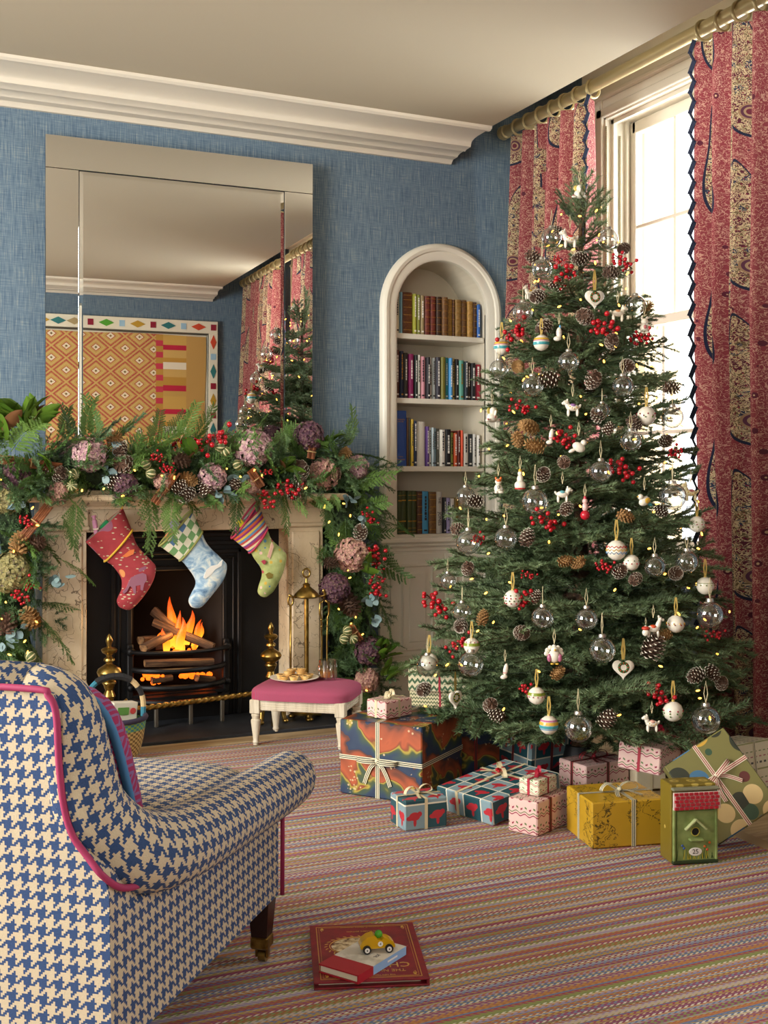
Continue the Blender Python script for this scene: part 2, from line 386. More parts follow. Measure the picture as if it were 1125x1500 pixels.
# ---------------------------------------------------------------- alcove bookcase
bk = thing('alcove_bookcase', 'ivory arched alcove bookcase with four shelves and panelled cupboard below', 'bookcase', (NC, YB, 0))
def path_arch(r, zb): return [(-r, zb)]+[(r*cos(pi-pi*k/AN), NZ+r*sin(pi-pi*k/AN)) for k in range(AN+1)]+[(r, zb)]
mb = MB(); pa = path_arch(NR, .80)
for i in range(len(pa)-1):
    a, b = pa[i], pa[i+1]; mb.poly([(a[0], 0, a[1]), (b[0], 0, b[1]), (b[0], .25, b[1]), (a[0], .25, a[1])])
mb.poly([(p[0], .25, p[1]) for p in pa]); mb.build('lining', m_niche, bk)
mb = MB(); prof = [(0, .01), (0, -.02), (.01, -.026), (.045, -.024), (.05, -.032), (.066, -.036), (.08, -.03), (.088, -.018), (.091, .0)]
path = [((-1, 0), (-NR, .80))]+[((cos(pi-pi*k/AN), sin(pi-pi*k/AN)), (NR*cos(pi-pi*k/AN), NZ+NR*sin(pi-pi*k/AN))) for k in range(AN+1)]+[((1, 0), (NR, .80))]
o = len(prof)
for nrm, p in path: mb.addv([(p[0]+nrm[0]*q, w, p[1]+nrm[1]*q) for q, w in prof])
for i in range(len(path)-1):
    for k in range(o-1): mb.face((i*o+k, i*o+k+1, (i+1)*o+k+1, (i+1)*o+k))
mb.build('arch_casing', m_paint, bk, smooth=35)
SHZ = [1.895, 1.557, 1.201, .844]
for z in SHZ: MB().box((0, .128, z-.014), (2*NR-.004, .24, .028), None, .003).build('shelf', m_paint, bk)
CW = .735
mb = MB().box((0, -.012, .40), (CW, .024, .80)); mb.build('cupboard_front', m_paint, bk)
MB().box((0, -.02, .815), (CW+.02, .06, .03), None, .008).box((0, -.016, .79), (CW+.01, .045, .022), None, .008).box((0, -.014, .765), (CW, .032, .02), None, .006).build('ledge', m_paint, bk)
MB().sweep([(0, 0), (.035, 0), (.035, .15), (.028, .17), (.026, .19), (0, .2)], (-CW/2, -.02, -.008), (CW/2, -.02, -.008), (0, -1, 0)).build('plinth', m_paint, bk)
for sx in (-1, 1):
    dx = sx*.158; dr = MB().box((dx, -.028, .48), (.305, .012, .53), None, .002).build('door', m_paint, bk)
    mb = MB(); w, h_ = .095, .225
    for k, (a, y) in enumerate(((0, -.034), (.008, -.043), (.016, -.034), (.024, -.0345), (.044, -.0352), (.05, -.041))):
        mb.addv([(dx+i*(w-a), y, .466+j*(h_-a)) for i, j in ((-1, -1), (1, -1), (1, 1), (-1, 1))])
    for k in range(5):
        for i in range(4): j = (i+1) % 4; mb.face((k*4+i, k*4+j, k*4+4+j, k*4+4+i))
    mb.face((20, 21, 22, 23)); mb.build('raised_panel', m_paint, dr)
# ---------------------------------------------------------------- books in the alcove
def f_leather(c):
    def f(t):
        n = t.noise(t.obj(), 60., 4., .7); d = srgb(c)
        return {'Base Color': t.ramp(n, [(.3, tuple(q*.55 for q in d)), (.55, d), (.8, tuple(min(1, q*1.6+.02) for q in d))])}
    return f
m_page = mat('book_paper', '#d9cfb4', .9); m_gilt = mat('gilt_tooling', '#b8923f', .35, .8); m_inkw = mat('white_print', '#e8e4da', .6); m_inkd = mat('dark_print', '#27252a', .6)
def text_mesh(s, size, m, align='CENTER', ext=.0004):
    cu = bpy.data.curves.new('lettering', 'FONT'); cu.body = s; cu.size = size; cu.align_x = align; cu.align_y = 'CENTER'; cu.extrude = ext; cu.resolution_u = 2
    o = bpy.data.objects.new('lettering', cu); COL.objects.link(o); dg = bpy.context.evaluated_depsgraph_get(); dg.update()
    me = bpy.data.meshes.new_from_object(o.evaluated_get(dg)); bpy.data.objects.remove(o); bpy.data.curves.remove(cu)
    me.materials.clear(); me.materials.append(m); return me
CN = {}
def shelf_book(x0, x1, top, zt, row, colr, style, label, tilt=0, text=None):
    z0 = SHZ[row]; px0, px1 = 540+x0/3.127, 540+x1/3.127; Yf = YB+.035+random.uniform(-.008, .012)
    P0 = onY(px0, 340+top/3.127, Yf); bx = lambda q: NX0+.004+(q-120)/411*(NX1-NX0-.008)
    P1 = P0.copy(); P0.x, P1.x = bx(x0), bx(x1); w = P1.x-P0.x-.0012; h = P0.z-z0-.001
    dp = random.uniform(.13, .17)
    t = thing('book', label, 'book', ((P0.x+P1.x)/2, Yf, z0+.0008), (0, radians(tilt), 0), 'books in the arched alcove')
    m = mat('book_cloth_'+colr.strip('#')+style, colr, .45 if style in 'jp' else .6, fn=f_leather(colr) if style == 'l' else None)
    b = MB(); n = 5; pts = [(-w/2, dp)]+[(-w/2*cos(pi*k/n), -.006*sin(pi*k/n)) for k in range(n+1)]+[(w/2, dp)]
    e = min(.003, w*.15); pts2 = pts+[(w/2-e, dp), (w/2-e, .004), (-w/2+e, .004), (-w/2+e, dp)]
    b.prism(pts2, 0, h, None, (True, True)); b.build('cover', m, t, smooth=40)
    MB().box((0, dp/2+.001, h/2), (w-2*e, dp-.007, h-.006)).build('page_block', m_page, t)
    if style == 'l':
        g = MB()
        for k in (.1, .28, .46, .64, .82, .93): g.box((0, -.0055, h*k), (w*.86, .004, .0025))
        g.build('gilt_bands', m_gilt, t)['kind'] = 'stuff'
    elif style == 'g':
        g = MB()
        for k in (.06, .14, .30, .78, .9): g.box((0, -.0055, h*k), (w*.8, .004, .006 if k in (.3, .78) else .002))
        g.build('gilt_bands', m_gilt, t)['kind'] = 'stuff'
    elif style in 'dwp':
        lum = sum(srgb(colr)); im = m_inkd if lum > .9 else (m_gilt if style == 'd' and random.random() < .5 else m_inkw)
        g = MB(); z = h*random.uniform(.3, .45); zt_ = h*random.uniform(.82, .93)
        while z < zt_:
            l = random.uniform(.006, .016); g.box((0, -.0058, z+l/2), (w*random.uniform(.22, .34), .003, l)); z += l+.003
        g.box((0, -.0058, h*.08), (w*.5, .003, .008)); g.build('spine_title', im, t)['kind'] = 'stuff'
    if text:
        for s, zz, sz, rt, tm in text: link('spine_lettering', text_mesh(s, sz, tm), t, (0, -.0075, h*zz), (pi/2, rt, 0))
    return t
R1, R2, R3, R4 = 0, 1, 2, 3; s1, s2, s3, s4 = 'on the top alcove shelf', 'on the second alcove shelf', 'on the third alcove shelf', 'on the lowest alcove shelf'
BOOKS = [
 (121, 132, 285, R1, '#1f6b45', 'p', 'thin green paperback '+s1), (133, 152, 268, R1, '#e0d6b4', 'p', 'cream paperback with dark title '+s1), (152, 162, 275, R1, '#7ba6b8', 'j', 'slim pale blue book '+s1),
 (165, 209, 275, R1, '#6b3f1f', 'l', 'thick brown leather book '+s1), (210, 225, 283, R1, '#a3a53a', 'd', 'lime green cloth book '+s1), (226, 243, 287, R1, '#8d9444', 'd', 'olive cloth book beside the lime green one '+s1),
 (244, 263, 290, R1, '#9c8a62', 'd', 'tan cloth book '+s1), (265, 290, 293, R1, '#6e3022', 'l', 'red-brown gilt-banded leather book beside the tan cloth one '+s1), (291, 317, 294, R1, '#6e3022', 'l', 'red-brown gilt-banded leather book beside the very dark one '+s1),
 (319, 343, 296, R1, '#3f2a1a', 'l', 'very dark brown leather book with gilt bands '+s1), (344, 368, 298, R1, '#6e4a25', 'l', 'mid brown leather book beside the very dark one '+s1), (369, 394, 307, R1, '#a07a35', 'l', 'golden brown leather book '+s1),
 (395, 406, 310, R1, '#5c3a20', 'l', 'narrow brown leather book right of the golden brown one '+s1), (407, 435, 310, R1, '#8a6a35', 'l', 'wide ochre leather book '+s1), (436, 461, 312, R1, '#6a4a28', 'l', 'worn brown leather book right of the ochre one '+s1),
 (462, 487, 318, R1, '#a9813f', 'l', 'tan leather book with gilt bands '+s1), (488, 505, 322, R1, '#4a2e1a', 'l', 'narrow dark leather book next to the blue and white one '+s1), (506, 522, 332, R1, '#2a62b0', 'p', 'blue and white paperback at the end '+s1),
 (121, 131, 535, R2, '#9aa368', 'p', 'thin sage green book '+s2), (132, 151, 540, R2, '#5a3226', 'd', 'chestnut cloth book '+s2), (153, 169, 545, R2, '#1f2c46', 'd', 'navy cloth book beside the chestnut one '+s2),
 (171, 190, 553, R2, '#3c3830', 'w', 'dark brown book with pale title '+s2), (192, 213, 558, R2, '#8a1f5a', 'w', 'magenta book with white title '+s2), (218, 231, 563, R2, '#26302c', 'w', 'slim dark green book next to the magenta one '+s2),
 (233, 246, 563, R2, '#dcdccf', 'p', 'slim white book next to the pink one '+s2), (248, 269, 570, R2, '#e0a0ac', 'p', 'pale pink book '+s2), (271, 286, 573, R2, '#262428', 'w', 'black book right of the pale pink one '+s2),
 (287, 299, 575, R2, '#e5e1d8', 'p', 'white paperback in the middle '+s2), (300, 317, 577, R2, '#b9c4c2', 'p', 'pale grey book '+s2), (318, 337, 573, R2, '#3a3840', 'w', 'charcoal book with white title '+s2),
 (338, 359, 572, R2, '#6f6a28', 'j', 'plain olive book '+s2), (360, 375, 575, R2, '#2f8f86', 'd', 'teal book '+s2), (376, 391, 577, R2, '#4a90c4', 'w', 'bright blue book '+s2), (393, 407, 579, R2, '#c9b46a', 'p', 'straw yellow book '+s2),
 (408, 424, 582, R2, '#1d1d20', 'w', 'black book right of the straw yellow one '+s2), (425, 448, 588, R2, '#5a9a88', 'd', 'sea green book '+s2), (449, 463, 592, R2, '#1c2a34', 'w', 'blue-black book right of the sea green one '+s2),
 (464, 480, 598, R2, '#3a2c22', 'd', 'dark umber book '+s2), (481, 502, 600, R2, '#16181c', 'd', 'black book with gilt title beside the crimson one '+s2), (504, 529, 607, R2, '#a01f3a', 'w', 'crimson book at the end '+s2),
 (121, 179, 817, R3, '#2f55a0', 'x', 'very thick tall royal blue book with gilt lettering '+s3), (181, 188, 850, R3, '#6a4a2a', 'j', 'thin brown book next to the royal blue one '+s3), (189, 198, 850, R3, '#3c3a30', 'j', 'thin dark book '+s3),
 (199, 211, 857, R3, '#d2b23a', 'p', 'yellow book '+s3), (212, 227, 865, R3, '#23304a', 'w', 'navy book beside the yellow one '+s3), (229, 268, 868, R3, '#d8d4c4', 'j', 'wide cream book with plain spine '+s3), (270, 283, 890, R3, '#5a3a7a', 'w', 'purple book '+s3),
 (284, 295, 895, R3, '#e6e2da', 'p', 'narrow white book right of the purple one '+s3), (296, 305, 895, R3, '#b8c8cc', 'p', 'narrow grey-blue book '+s3), (306, 318, 897, R3, '#8fb0c0', 'p', 'pale blue book '+s3), (319, 333, 900, R3, '#4a4a40', 'w', 'grey-green book '+s3),
 (335, 357, 905, R3, '#e0dccf', 'p', 'off-white book with dark title '+s3), (358, 384, 903, R3, '#17181c', 'd', 'thick black book '+s3), (386, 400, 918, R3, '#a8b85a', 'p', 'light green book '+s3), (402, 418, 920, R3, '#c8542a', 'w', 'orange book beside the light green one '+s3),
 (419, 432, 910, R3, '#5a1f18', 'w', 'dark red book between two orange ones '+s3), (433, 443, 908, R3, '#d8502c', 'j', 'narrow orange-red book '+s3), (445, 468, 922, R3, '#d5d2c6', 'p', 'pale book with bold dark title '+s3), (470, 491, 925, R3, '#2c3438', 'w', 'slate grey book '+s3),
 (493, 508, 925, R3, '#cfcdc4', 'p', 'pale grey book right of the slate grey one '+s3), (510, 524, 930, R3, '#e6e4dc', 'p', 'white book at the end '+s3),
 (120, 134, 1183, R4, '#e8e6e0', 'j', 'white book at the start '+s4), (136, 156, 1187, R4, '#3f4a24', 'g', 'dark green gilt-banded volume next to the white one '+s4), (157, 180, 1185, R4, '#3f4a24', 'g', 'dark green gilt-banded volume second from the white one '+s4),
 (181, 202, 1185, R4, '#3f4a24', 'g', 'dark green gilt-banded volume third from the white one '+s4), (203, 225, 1185, R4, '#3f4a24', 'g', 'dark green gilt-banded volume next to the brown leather one '+s4), (226, 250, 1187, R4, '#5a3a20', 'l', 'brown leather book beside the green volumes '+s4),
 (252, 281, 1187, R4, '#4a9cc8', 'w', 'sky blue book '+s4), (283, 317, 1190, R4, '#7a5a30', 'l', 'thick scuffed brown book '+s4), (319, 347, 1190, R4, '#c8c6bc', 'x', 'grey-white book with large dark lettering '+s4), (349, 361, 1215, R4, '#2c2c30', 'w', 'short charcoal book '+s4),
 (363, 382, 1217, R4, '#a8a0cc', 'p', 'short lilac book '+s4), (384, 402, 1220, R4, '#d2d0c8', 'p', 'short pale book '+s4), (404, 424, 1217, R4, '#8a7438', 'd', 'short ochre book '+s4)]
for x0, x1, tp, row, c, st, lb in BOOKS:
    tx = None
    if 'royal blue book with' in lb: tx = [('Chronicle', .84, .013, 0, m_gilt), ('of the 20th', .80, .008, 0, m_gilt), ('Chronicle', .12, .013, 0, m_gilt), ('Longman', .17, .008, 0, m_gilt)]
    if 'large dark lettering' in lb: tx = [('THE', .8, .02, pi/2, m_inkd), ('JONES', .35, .026, pi/2, m_inkd)]
    shelf_book(x0, x1, tp, 0, row, c, st, lb, 0, tx)
# ---------------------------------------------------------------- mirror over the mantel
m_mirror = mat('mirror_silver', (.86, .87, .86), .0, 1.)
m_black = mat('black_backing', '#0c0c0d', .6)
MZ = 1.066
mr = thing('overmantel_mirror', 'large silvery wall mirror with wide glass border standing on the mantelpiece', 'mirror', (1.457, 5.355, MZ), (radians(.35), 0, radians(-1.8)))
mw, mh, ms = 1.278, 2.692-MZ, .146
MB().box((0, .008, mh/2), (mw, .012, mh)).build('backing', m_black, mr)
MB().box((0, -.001, mh-.0735), (mw, .006, .147), None, .0008).build('border_panel', m_mirror, mr)
for sx in (-1, 1): MB().box((sx*(mw/2-ms/2), -.001, (mh-.149)/2), (ms, .006, mh-.149), None, .0008).build('border_panel', m_mirror, mr)
cw, ch, bv = mw/2-ms-.004, mh-.152, .016
mb = MB(); V = [(-cw, -.001, 0), (cw, -.001, 0), (cw, -.001, ch), (-cw, -.001, ch), (-cw+bv, -.0034, bv), (cw-bv, -.0034, bv), (cw-bv, -.0034, ch-bv), (-cw+bv, -.0034, ch-bv)]
mb.addv(V); mb.face((4, 5, 6, 7))
for i in range(4): j = (i+1) % 4; mb.face((i, j, 4+j, 4+i))
mb.build('bevelled_glass', m_mirror, mr)
# ---------------------------------------------------------------- framed textile on the wall behind the viewer (seen in the mirror)
FXA, FXB, FZA, FZB = .62, 2.952, .62, 2.60
tx = thing('framed_textile', 'large framed gold and red diamond-patterned textile reflected in the mirror', 'wall hanging', ((FXA+FXB)/2, YO, FZA))
fw, fh = FXB-FXA, FZB-FZA; m_ivory = mat('ivory_frame', '#e3dcc4', .5)
bt, bs = .118, .088
fm = MB()
for c, d in (((0, .022, fh-bt/2), (fw, .044, bt)), ((0, .022, bt/2), (fw, .044, bt)), ((-fw/2+bs/2, .022, fh/2), (bs, .044, fh-2*bt)), ((fw/2-bs/2, .022, fh/2), (bs, .044, fh-2*bt))): fm.box(c, d, None, .003)
fro = fm.build('frame', m_ivory, tx)
LZ = {'c': '#8e1530', 'r': '#c8482a', 'b': '#9cc0d4', 't': '#2a7474', 'g': '#b8912c', 'n': '#52a02c', 'k': '#a89468'}
LM = {k: mat('lozenge_'+k, v, .5) for k, v in LZ.items()}
def loz(x, z, k, vert):
    if k in 'cb': MB().box((x, .046, z), (.052, .005, .058)).build('lozenge', LM[k], fro)
    else:
        w, h_ = (.03, .07) if vert else (.072, .034)
        MB().prism([(-w, 0), (0, -h_), (w, 0), (0, h_)], 0, .005, Matrix.Translation((x, .0485, z)) @ Matrix.Rotation(pi/2, 4, 'X')).build('lozenge', LM[k], fro)
sq = 'crbtcgbncktgbr'
for k in range(16): loz(fw/2-bs/2-k*.147, fh-bt/2, sq[k % 14], False); loz(fw/2-bs/2-k*.147, bt/2, sq[(k+3) % 14], False)
for k in range(1, 13):
    loz(fw/2-bs/2, fh-bt/2-k*.143, 'crbtcgctbrcg'[k % 12], True); loz(-fw/2+bs/2, fh-bt/2-k*.143, 'crbtcgctbrcg'[(k+5) % 12], True)
MB().box((0, .006, fh/2), (fw-2*bs+.01, .012, fh-2*bt+.01)).build('mount', m_ivory, tx)
MB().tube([(-fw/2+bs+.01, .03, bt+.01), (fw/2-bs-.01, .03, bt+.01), (fw/2-bs-.01, .03, fh-bt-.012), (-fw/2+bs+.01, .03, fh-bt-.012)], .012, 6, closed=True).build('inner_bead', mat('pewter_bead', '#6a675c', .4, .6), tx)
def f_tex(t):
    x, y, z = t.sep(t.obj()); X = t.mul(x, 1/.272); Z = t.mul(z, 1/.225)
    a = t.add(X, Z); b = t.sub(X, Z)
    fa = t.ab(t.sub(t.m('FRACT', a), .5)); fb = t.ab(t.sub(t.m('FRACT', b), .5)); d = t.mx(fa, fb)
    c = t.ramp(d, [(0, '#3a2a1a'), (.05, '#e8dfc8'), (.14, '#a52a38'), (.18, '#bf9c56'), (.27, '#cdb070'), (.31, '#bf9c56'), (.37, '#a82a3c'), (.455, '#c4a660')], 'CONSTANT')
    n = t.noise(t.obj(), 14., 4., .6); nb = t.noise(t.obj(), 90., 2., .6)
    c = t.mix(t.mul(t.gt(nb, .58), .55), c, '#c2974a'); c = t.mix(t.mul(n, .3), c, '#d8b468')
    e = t.gt(x, .62)                                                  # striped end panel
    zz = t.m('FRACT', t.mul(z, 1/.62)); s2_ = t.ramp(zz, [(0, '#c09a50'), (.08, '#b8203c'), (.17, '#b98c3a'), (.3, '#c9a45c'), (.42, '#e2d8c0'), (.53, '#b98c3a'), (.6, '#c9a45c'), (.72, '#b8203c'), (.8, '#c8a050')], 'CONSTANT')
    c = t.mix(e, c, s2_); j = t.lt(t.ab(t.sub(x, .60)), .035); tri = t.gt(t.m('FRACT', t.mul(z, 9.)), .5); c = t.mix(j, c, t.mix(tri, '#b98c3a', '#c03a4a'))
    edge = t.gt(x, .86); c = t.mix(edge, c, '#bb9350')
    return {'Base Color': c}
mb = MB(); tw, th_ = fw-2*bs-.06, fh-2*bt-.06
mb.grid(lambda u, v: (-tw/2+tw*u+.006*sin(v*9), .022+.004*sin(u*21)*cos(v*13), .5*(fh-th_)+th_*v+.006*sin(u*11)), 24, 20)
mb.build('textile', mat('diamond_textile', '#b98c3a', .9, fn=f_tex), tx, smooth=True)
# ---------------------------------------------------------------- marble fireplace surround
def f_marble(t):
    o = t.obj(); n = t.noise(o, 3.2, 6., .6, .4); w = t.map(t.n('VectorMath', {0: o, 1: t.n('TexNoise', {'Vector': o, 'Scale': 4., 'Detail': 4.}).outputs[1]}, operation='ADD').outputs[0], (1, 1, 1))
    v = t.vor(w, 5.5, 'DISTANCE_TO_EDGE'); v2 = t.vor(w, 13., 'DISTANCE_TO_EDGE')
    c = t.ramp(n, [(.3, '#b39c7c'), (.5, '#cdb896'), (.7, '#dccbb0')])
    vein = t.mul(t.lt(v, .012), t.gt(t.noise(o, 7.), .44)); vein2 = t.mul(t.lt(v2, .018), t.gt(t.noise(o, 5., 2.), .5))
    c = t.mix(t.mul(vein, .8), c, '#5c4a38'); c = t.mix(t.mul(vein2, .55), c, '#6e5844')
    return {'Base Color': c}
m_marble = mat('veined_cream_marble', '#cdb896', .28, fn=f_marble)
YM = 5.2
fp = thing('fireplace_surround', 'cream veined marble fireplace surround under the garland', 'fireplace', (1.44, YB, 0))
def fbox(nm, x0, x1, y0, y1, z0, z1, b=.003, m=None, par=None):
    return MB().box(((x0+x1)/2-1.44, (y0+y1)/2-YB, (z0+z1)/2), (x1-x0, y1-y0, z1-z0), None, b).build(nm, m or m_marble, par or fp)
for x0, x1, xi in ((.779, .97, 1), (1.92, 2.10, -1)):
    j = fbox('jamb', x0, x1, YM, YB, .16, .905); fbox('plinth', x0-.012, x1+.012, YM-.012, YB, 0, .16)
    fbox('jamb_panel', x0+.018, x1-.018, YM-.008, YM+.01, .185, .885, .006, None, j)
    fbox('capital', x0-.006, x1+.006, YM-.012, YB, .925, 1.0); fbox('capital_moulding', x0-.014, x1+.014, YM-.02, YB, .905, .925, .007)
fbox('frieze', .97, 1.92, YM+.006, YB, .897, 1.0)
MB().sweep([(0, 0), (.012, .0), (.016, .012), (.03, .018), (.04, .035), (0, .035)], (.76-1.44, YM-YB-.006, 1.0), (2.12-1.44, YM-YB-.006, 1.0), (0, -1, 0)).build('frieze_moulding', m_marble, fp, smooth=30)
fbox('back_slab', .775, 2.105, YM, YB, 1.0, 1.035); fbox('mantel_shelf', .70, 2.18, 5.07, YB, 1.035, 1.066, .008)
# ---------------------------------------------------------------- cast iron register grate
def f_iron(t): return {'Normal': t.bump(t.noise(t.obj(), 160., 2.), .12, .002)}
m_iron = mat('black_cast_iron', '#121213', .5, .4, fn=f_iron)
m_soot = mat('sooty_firebrick', '#15110e', .95)
m_slate = mat('black_slate', '#1b1e22', .55, fn=lambda t: {'Base Color': t.ramp(t.noise(t.obj(), 9., 5., .7), [(.3, '#14171b'), (.7, '#2c3036')])})
hs = tag(MB().box((1.44, 5.235, -.009), (1.6, .67, .03), None, .003).build('hearth_slab', m_slate), 'black slate hearth slab in front of the grate', 'hearth')
gr = thing('register_grate', 'black cast iron register grate with bowed bars in the fireplace', 'fire grate', (1.44, 5.3, .006))
def gx(p, y=5.32): return onY(p, 900, y).x-1.44
HX0, HX1, HZ0, HZ1 = gx(193), gx(326), .10, .70
mb = MB(); yp = .03
for x0, z0, x1, z1 in ((-.48, 0, HX0, .90), (HX1, 0, .485, .90), (HX0, HZ1, HX1, .90), (HX0, 0, HX1, HZ0)): mb.box(((x0+x1)/2, yp+.01, (z0+z1)/2), (x1-x0, .02, z1-z0))
mb.build('front_plate', m_iron, gr)
for k, (o_, w_, p_) in enumerate(((.0, .022, .016), (.05, .012, .010), (.075, .02, .014))):
    m2 = MB(); a0, a1, zt = HX0-o_-w_, HX1+o_+w_, HZ1+o_+w_
    m2.box((a0+w_/2, yp-p_/2, zt/2), (w_, p_, zt), None, .004).box((a1-w_/2, yp-p_/2, zt/2), (w_, p_, zt), None, .004).box(((a0+a1)/2, yp-p_/2, zt-w_/2), (a1-a0, p_, w_), None, .004); m2.build('frame_moulding', m_iron, gr)
m2 = MB()
m2.box((0, yp-.006, HZ1+.125), (.66, .012, .022), None, .004).box((0, yp-.009, HZ1+.165), (.86, .018, .02), None, .005); m2.build('hood_moulding', m_iron, gr)
m2 = MB(); bx = .12
m2.poly([(HX0, yp, 0), (HX0+bx*.6, yp+.26, 0), (HX0+bx*.6, yp+.26, HZ1), (HX0, yp, HZ1)]); m2.poly([(HX1, yp, 0), (HX1, yp, HZ1), (HX1-bx*.6, yp+.26, HZ1), (HX1-bx*.6, yp+.26, 0)])
m2.poly([(HX0+bx*.6, yp+.26, 0), (HX1-bx*.6, yp+.26, 0), (HX1-bx*.6, yp+.26, HZ1), (HX0+bx*.6, yp+.26, HZ1)]); m2.poly([(HX0, yp, HZ1), (HX0+bx*.6, yp+.26, HZ1), (HX1-bx*.6, yp+.26, HZ1), (HX1, yp, HZ1)])
m2.build('firebox', m_soot, gr)
def bow(z, r, flat=1., dy=.14, nm='grate_bar', ex=.01):
    xs = [HX0-ex+(HX1-HX0+2*ex)*k/14 for k in range(15)]; xm = (HX0+HX1)/2; hw = (HX1-HX0)/2+ex
    MB().tube([(x, yp-.01-dy*max(0,1-((x-xm)/hw)**2)**.6, z) for x in xs], r, 8, flat=flat).build(nm, m_iron, gr, smooth=40)
bow(.335, .018, .55, .15, 'top_rail', .03); bow(.25, .013); bow(.172, .014); bow(.11, .016, .8, .16, 'ash_lip', .02)
for x in (HX0-.012, HX1+.012): MB().box((x, yp-.02, .19), (.03, .04, .36), None, .006).ell((x, yp-.045, .335), .022, 10).ell((x, yp-.045, .17), .018, 10).build('grate_post', m_iron, gr, smooth=40)
MB().box(((HX0+HX1)/2, yp+.06, .125), (HX1-HX0, .2, .015)).box(((HX0+HX1)/2, yp-.05, .12), (HX1-HX0-.1, .1, .015)).build('grate_floor', m_iron, gr)
m_steel = mat('worn_steel', '#7d766a', .4, .85)
for x in (-.16, .0, .15): MB().box((x, yp-.14, .05), (.018, .02, .1), None, .003).build('grate_foot', m_steel, gr)
# logs and fire
def f_bark(t):
    n = t.noise(t.map(t.obj(), (3, 30, 30)), 1., 5., .7); return {'Base Color': t.ramp(n, [(.35, '#1d130b'), (.5, '#4a3220'), (.65, '#7c5c3c')]), 'Normal': t.bump(n, .8, .01)}
m_bark = mat('charred_bark', '#4a3220', .9, fn=f_bark); m_split = mat('split_log_wood', '#8a6238', .8, fn=lambda t: {'Base Color': t.ramp(t.noise(t.map(t.obj(), (4, 50, 50)), 1., 4.), [(.3, '#4a2c14'), (.7, '#9a7044')])})
def log(p, q, r, lb):
    p, q = Vector(p), Vector(q); L = (q-p).length; t = thing('log', lb, 'log', (p+q)/2, Vector((1, 0, 0)).rotation_difference(q-p).to_euler(), 'logs in the grate')
    n = 11; pr = [(cos(2*pi*k/n)*random.uniform(.85, 1.08), sin(2*pi*k/n)*random.uniform(.85, 1.08)) if k not in (2, 3, 4) else (cos(2*pi*k/n), .55) for k in range(n)]
    mb = MB(); st = 6
    for i in range(st):
        x = -L/2+L*i/(st-1); mb.addv([(x, a*r*random.uniform(.95, 1.05), b*r*random.uniform(.95, 1.05)) for a, b in pr])
    for i in range(st-1):
        for k in range(n): mb.face((i*n+k, i*n+(k+1) % n, i*n+n+(k+1) % n, i*n+n+k))
    mb.build('bark', m_bark, t, smooth=45)
    for e in (-1, 1): MB().poly([(e*L/2*1.001, a*r*.93, b*r*.93) for a, b in pr]).build('cut_end', m_split, t)
def lp(x, y, d=5.3): return onY(x, y, d)
log(lp(226, 893, 5.42), lp(262, 925, 5.34), .03, 'charred log standing highest at the back of the fire')
log(lp(226, 910, 5.38), lp(313, 947, 5.24), .028, 'long split log lying across the fire from back to front')
log(lp(206, 937, 5.33), lp(240, 935, 5.42), .026, 'short log end-on behind the grate post')
log(lp(210, 949, 5.22), lp(248, 930, 5.33), .024, 'split log propped on the top rail of the grate')
log(lp(228, 945, 5.40), lp(275, 940, 5.38), .028, 'log half hidden in the flames')
log(lp(212, 971, 5.24), lp(312, 968, 5.24), .022, 'bark-covered log lying along the upper grate bars')
log(lp(222, 996, 5.3), lp(252, 992, 5.3), .022, 'pale round log low between the grate bars')
log(lp(288, 992, 5.28), lp(312, 994, 5.32), .022, 'short burnt log low at the side of the grate')
def f_flame(t):
    z = t.sep(t.n('TexCoord').outputs['Generated'])[2]; c = t.ramp(z, [(0, '#ffb030'), (.35, '#ff8418'), (.75, '#e85208'), (1, '#b83404')])
    return {'Base Color': '#000000', 'Emission Color': c, 'Alpha': t.sub(.96, t.mul(z, .45))}
m_flame = mat('flame', '#ff8a20', .5, Emission_Strength=2.6, fn=f_flame)
fi = thing('fire', 'orange flames rising between the burning logs', 'fire', lp(262, 945, 5.34))
for x, y, h_, w_, lean in ((252, 942, .24, .03, .0), (262, 945, .15, .025, .02), (272, 938, .16, .026, .03), (284, 942, .13, .022, .04), (244, 948, .11, .02, -.01), (234, 932, .05, .014, .01), (266, 950, .2, .024, -.02), (291, 930, .08, .012, .03)):
    p = lp(x, y, 5.33+random.uniform(-.05, .05))-fi.location; ph = random.uniform(0, 6)
    MB().tube([(p.x+lean*s_+.014*sin(ph+s_*5)*s_, p.y, p.z+h_*s_-.02) for s_ in [k/9 for k in range(10)]], [w_*max(.03, (sin(pi*min(1, .22+.78*k/9))**.8)*(1-.35*k/9)) for k in range(10)], 8, flat=.5, up=(0, 1, 0)).build('flame', m_flame, fi, smooth=True)
m_ember = emat('glowing_embers', '#ff6a14', 2.6)
em = MB()
for k in range(26): p = lp(random.uniform(205, 312), random.uniform(985, 1000), random.uniform(5.28, 5.4)); em.ell(p, random.uniform(.008, .02), 6)
for k in range(10): p = lp(random.uniform(240, 305), random.uniform(945, 955), random.uniform(5.3, 5.4)); em.ell(p, random.uniform(.006, .014), 6)
e_ = em.build('embers', m_ember); e_['kind'] = 'stuff'; tag(e_, 'glowing orange embers under the logs', 'embers')
fl_ = bpy.data.lights.new('firelight', 'POINT'); fl_.energy = 3; fl_.color = (1, .5, .18); fl_.shadow_soft_size = .06
fo = bpy.data.objects.new('firelight', fl_); COL.objects.link(fo); fo.location = lp(262, 915, 5.25)
